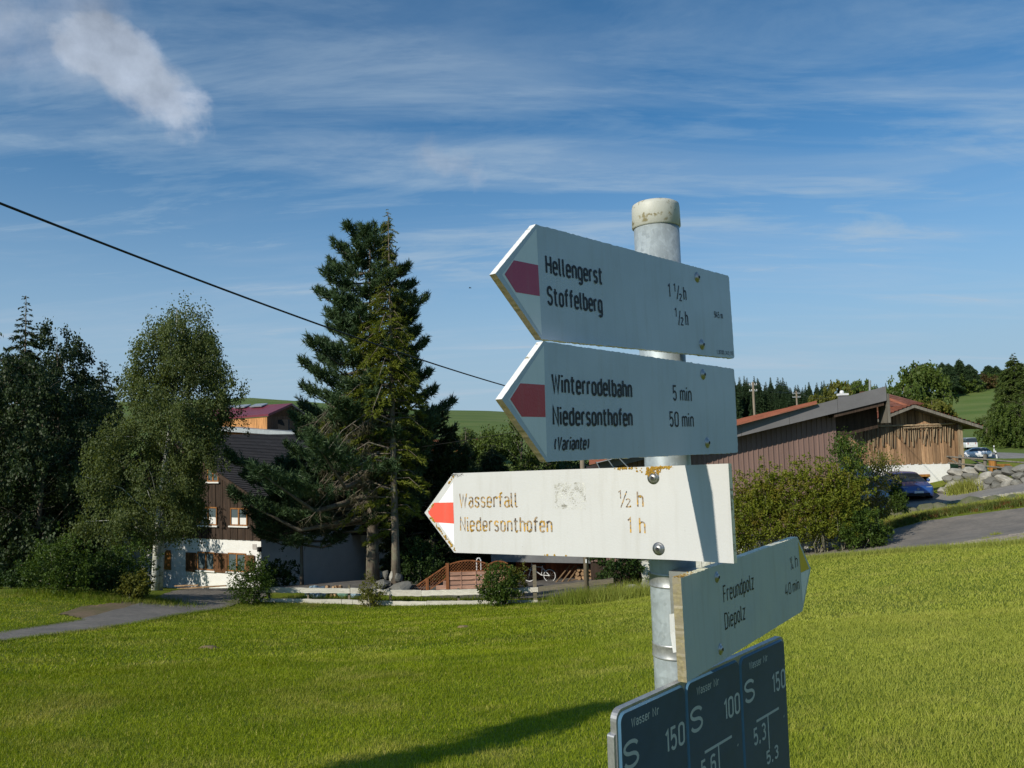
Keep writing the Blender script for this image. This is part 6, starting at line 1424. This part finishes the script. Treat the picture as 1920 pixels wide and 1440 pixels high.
def blade_mat(name, dark, light, dry):
    m, g, b, out = new_mat(name); rnd = g.n('ShaderNodeNewGeometry').outputs['Random Per Island']; co = g.n('ShaderNodeTexCoord').outputs['Object']
    mid = g.noise(co, .9, 5, .6); col = g.mix(g.math('ADD', g.math('MULTIPLY', rnd, .5), g.math('MULTIPLY', g.map(mid, .3, .7), .5)), dark, light)
    dr = g.map(g.noise(co, .55, 6, .65, .5), .50, .70, 0, .75); dr = g.math('MULTIPLY', dr, g.map(rnd, .2, .6, .3, 1)); col = g.mix(dr, col, dry)
    fl = g.map(rnd, .95, .97); col = g.mix(fl, col, dry)
    bl = g.noise(g.scalevec(co, (.10, .55, 1)), 1, 4, .6, .3); v = g.map(bl, .3, .7, .74, 1.2); col = g.mix(1., col, g.n('ShaderNodeCombineColor', inp={0: v, 1: v, 2: v}).outputs[0], 'MULTIPLY')
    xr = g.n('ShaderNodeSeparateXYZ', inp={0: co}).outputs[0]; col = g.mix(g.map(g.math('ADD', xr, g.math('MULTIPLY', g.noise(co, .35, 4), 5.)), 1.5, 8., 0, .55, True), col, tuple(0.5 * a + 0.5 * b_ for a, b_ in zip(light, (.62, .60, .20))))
    g.set(b, 'Base Color', col); g.set(b, 'Roughness', .6); g.set(b, 'Specular IOR Level', .2)
    t = g.n('ShaderNodeBsdfTranslucent', inp={'Color': g.mix(1., col, (1.2, 1.15, .5), 'MULTIPLY')}); mx = g.n('ShaderNodeMixShader', inp={0: .38}); g.nt.links.new(b.outputs[0], mx.inputs[1]); g.nt.links.new(t.outputs[0], mx.inputs[2]); g.nt.links.new(mx.outputs[0], out.inputs[0]); return m
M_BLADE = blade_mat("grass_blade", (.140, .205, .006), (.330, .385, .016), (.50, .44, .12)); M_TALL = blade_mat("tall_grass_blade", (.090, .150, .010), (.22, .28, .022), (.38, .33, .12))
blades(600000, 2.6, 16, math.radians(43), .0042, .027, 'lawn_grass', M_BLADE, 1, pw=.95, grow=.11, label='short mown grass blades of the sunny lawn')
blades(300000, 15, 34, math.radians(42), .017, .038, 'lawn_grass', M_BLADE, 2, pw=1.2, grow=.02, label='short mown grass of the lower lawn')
def fringe(pts, wid, n, h, name, seed, m=None, w_=.02, label=None):
    """taller growth scattered along a ground line"""
    global rng
    rng = np.random.default_rng(seed); L = resample([p[:2] for p in pts], 60); k = rng.random(n) * 58; i = k.astype(int); p = L[i] + (L[i + 1] - L[i]) * (k - i)[:, None] + rng.normal(size=(n, 2)) * wid
    z = H(p[:, 0], p[:, 1]); hh = h * rng.uniform(.3, 1.2, n) * (.7 + .6 * np.abs(np.sin(k * 1.7))); th = rng.uniform(0, 6.28, n); s = np.stack([np.cos(th) * w_ / 2, np.sin(th) * w_ / 2, np.zeros(n)], -1); b = np.stack([p[:, 0], p[:, 1], z - .01], -1)
    tip = b + np.stack([rng.normal(size=n) * .35 * hh, rng.normal(size=n) * .35 * hh, hh], -1); V = np.stack([b - s, b + s, tip], 1).reshape(-1, 3)
    return link(name, np_mesh(name, V, np.arange(n * 3).reshape(-1, 3), m or M_TALL), kind='stuff', label=label)
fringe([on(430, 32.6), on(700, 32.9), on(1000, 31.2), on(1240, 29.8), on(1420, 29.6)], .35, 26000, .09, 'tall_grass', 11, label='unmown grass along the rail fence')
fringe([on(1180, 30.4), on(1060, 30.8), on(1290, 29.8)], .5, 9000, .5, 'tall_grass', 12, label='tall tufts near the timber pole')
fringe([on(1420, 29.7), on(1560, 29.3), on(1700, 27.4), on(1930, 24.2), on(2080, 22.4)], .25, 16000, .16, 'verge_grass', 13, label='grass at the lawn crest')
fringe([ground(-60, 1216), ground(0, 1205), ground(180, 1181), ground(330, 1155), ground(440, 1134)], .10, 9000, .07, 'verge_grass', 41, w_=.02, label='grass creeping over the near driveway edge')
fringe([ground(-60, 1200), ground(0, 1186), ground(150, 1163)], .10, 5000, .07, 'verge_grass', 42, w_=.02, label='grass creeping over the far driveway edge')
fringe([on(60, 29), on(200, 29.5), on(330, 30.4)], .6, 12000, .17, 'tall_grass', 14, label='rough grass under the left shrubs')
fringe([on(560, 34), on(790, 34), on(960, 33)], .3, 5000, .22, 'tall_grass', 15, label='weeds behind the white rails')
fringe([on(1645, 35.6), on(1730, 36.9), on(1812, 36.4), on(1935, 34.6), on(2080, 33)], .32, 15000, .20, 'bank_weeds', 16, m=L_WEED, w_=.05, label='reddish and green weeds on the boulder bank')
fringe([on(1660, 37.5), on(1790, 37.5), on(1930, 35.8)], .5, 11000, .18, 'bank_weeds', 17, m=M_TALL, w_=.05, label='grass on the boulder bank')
fringe([on(1790, 43.6), on(1830, 42.8)], .2, 1800, .6, 'wall_weeds', 18, m=M_TALL, w_=.05, label='green weeds growing up the boulder wall')
fringe([on(0, 1), on(0, 1.2)], .1, 4, .02, 'tall_grass', 19) if False else None
for k, (px, z) in enumerate(((1846, 27.2), (1860, 26.0), (1895, 25.8), (1922, 26.4), (1865, 28.5))):
    q = on(px, z); fringe([q, q + [.12, 0, 0]], .09, 260, .12, 'paver_weed', 30 + k, label='weed tuft between the pavers')
# tree standing out of frame, left behind the camera, whose shadow crosses the lawn
pa_, pb_ = ground(1150, 1325), ground(640, 1452); dl = float(np.linalg.norm(pa_[:2] - pb_[:2])); Ht = 5.2; sdir = np.array([math.sin(SUN_AZ), math.cos(SUN_AZ)])
bs_ = pa_[:2] - sdir * Ht / math.tan(SUN_EL); zb_ = h1(*bs_); Hh_ = Ht + pa_[2] - zb_; lo_ = Hh_ - dl * math.tan(SUN_EL)
cl_ = [(R.uniform(-.12, .12), R.uniform(-.1, .1), lo_ + (Hh_ - lo_) * (k + .5) / 7, .30 + .12 * math.sin(k * 2.1), .3, (Hh_ - lo_) / 9) for k in range(7)]
bushy((bs_[0], bs_[1], zb_), cl_, 300, 'young slim tree left behind the camera whose shadow lies on the lawn', 5200, .08, L_SHRUB, name='young_tree', cat='tree', stems=8, trunk=.03)

# two small bare earth spots in the lawn
for k, (px, py, w_) in enumerate(((868, 1177, .20), (392, 1216, .26))):
    q = ground(px, py); rr2 = random.Random(k); n = 18; mb = MB(); ring = [(q[0] + w_ * rr2.uniform(.6, 1.1) * math.cos(6.283 * j / n), q[1] + w_ * .6 * rr2.uniform(.6, 1.1) * math.sin(6.283 * j / n)) for j in range(n)]
    mb.add([(q[0], q[1], q[2] + .055)] + [(a * .5 + q[0] * .5, b * .5 + q[1] * .5, h1((a + q[0]) / 2, (b + q[1]) / 2) + .06) for a, b in ring] + [(a, b, h1(a, b) - .01) for a, b in ring], [(0, 1 + j, 1 + (j + 1) % n) for j in range(n)] + [(1 + j, 1 + n + j, 1 + n + (j + 1) % n, 1 + (j + 1) % n) for j in range(n)])
    tag(mb.obj('earth_mound', M_DIRT, smooth=True), ('small brown molehill on the lawn before the leafy bush at the rails', 'small brown molehill on the lawn before the driveway')[k], 'molehill')
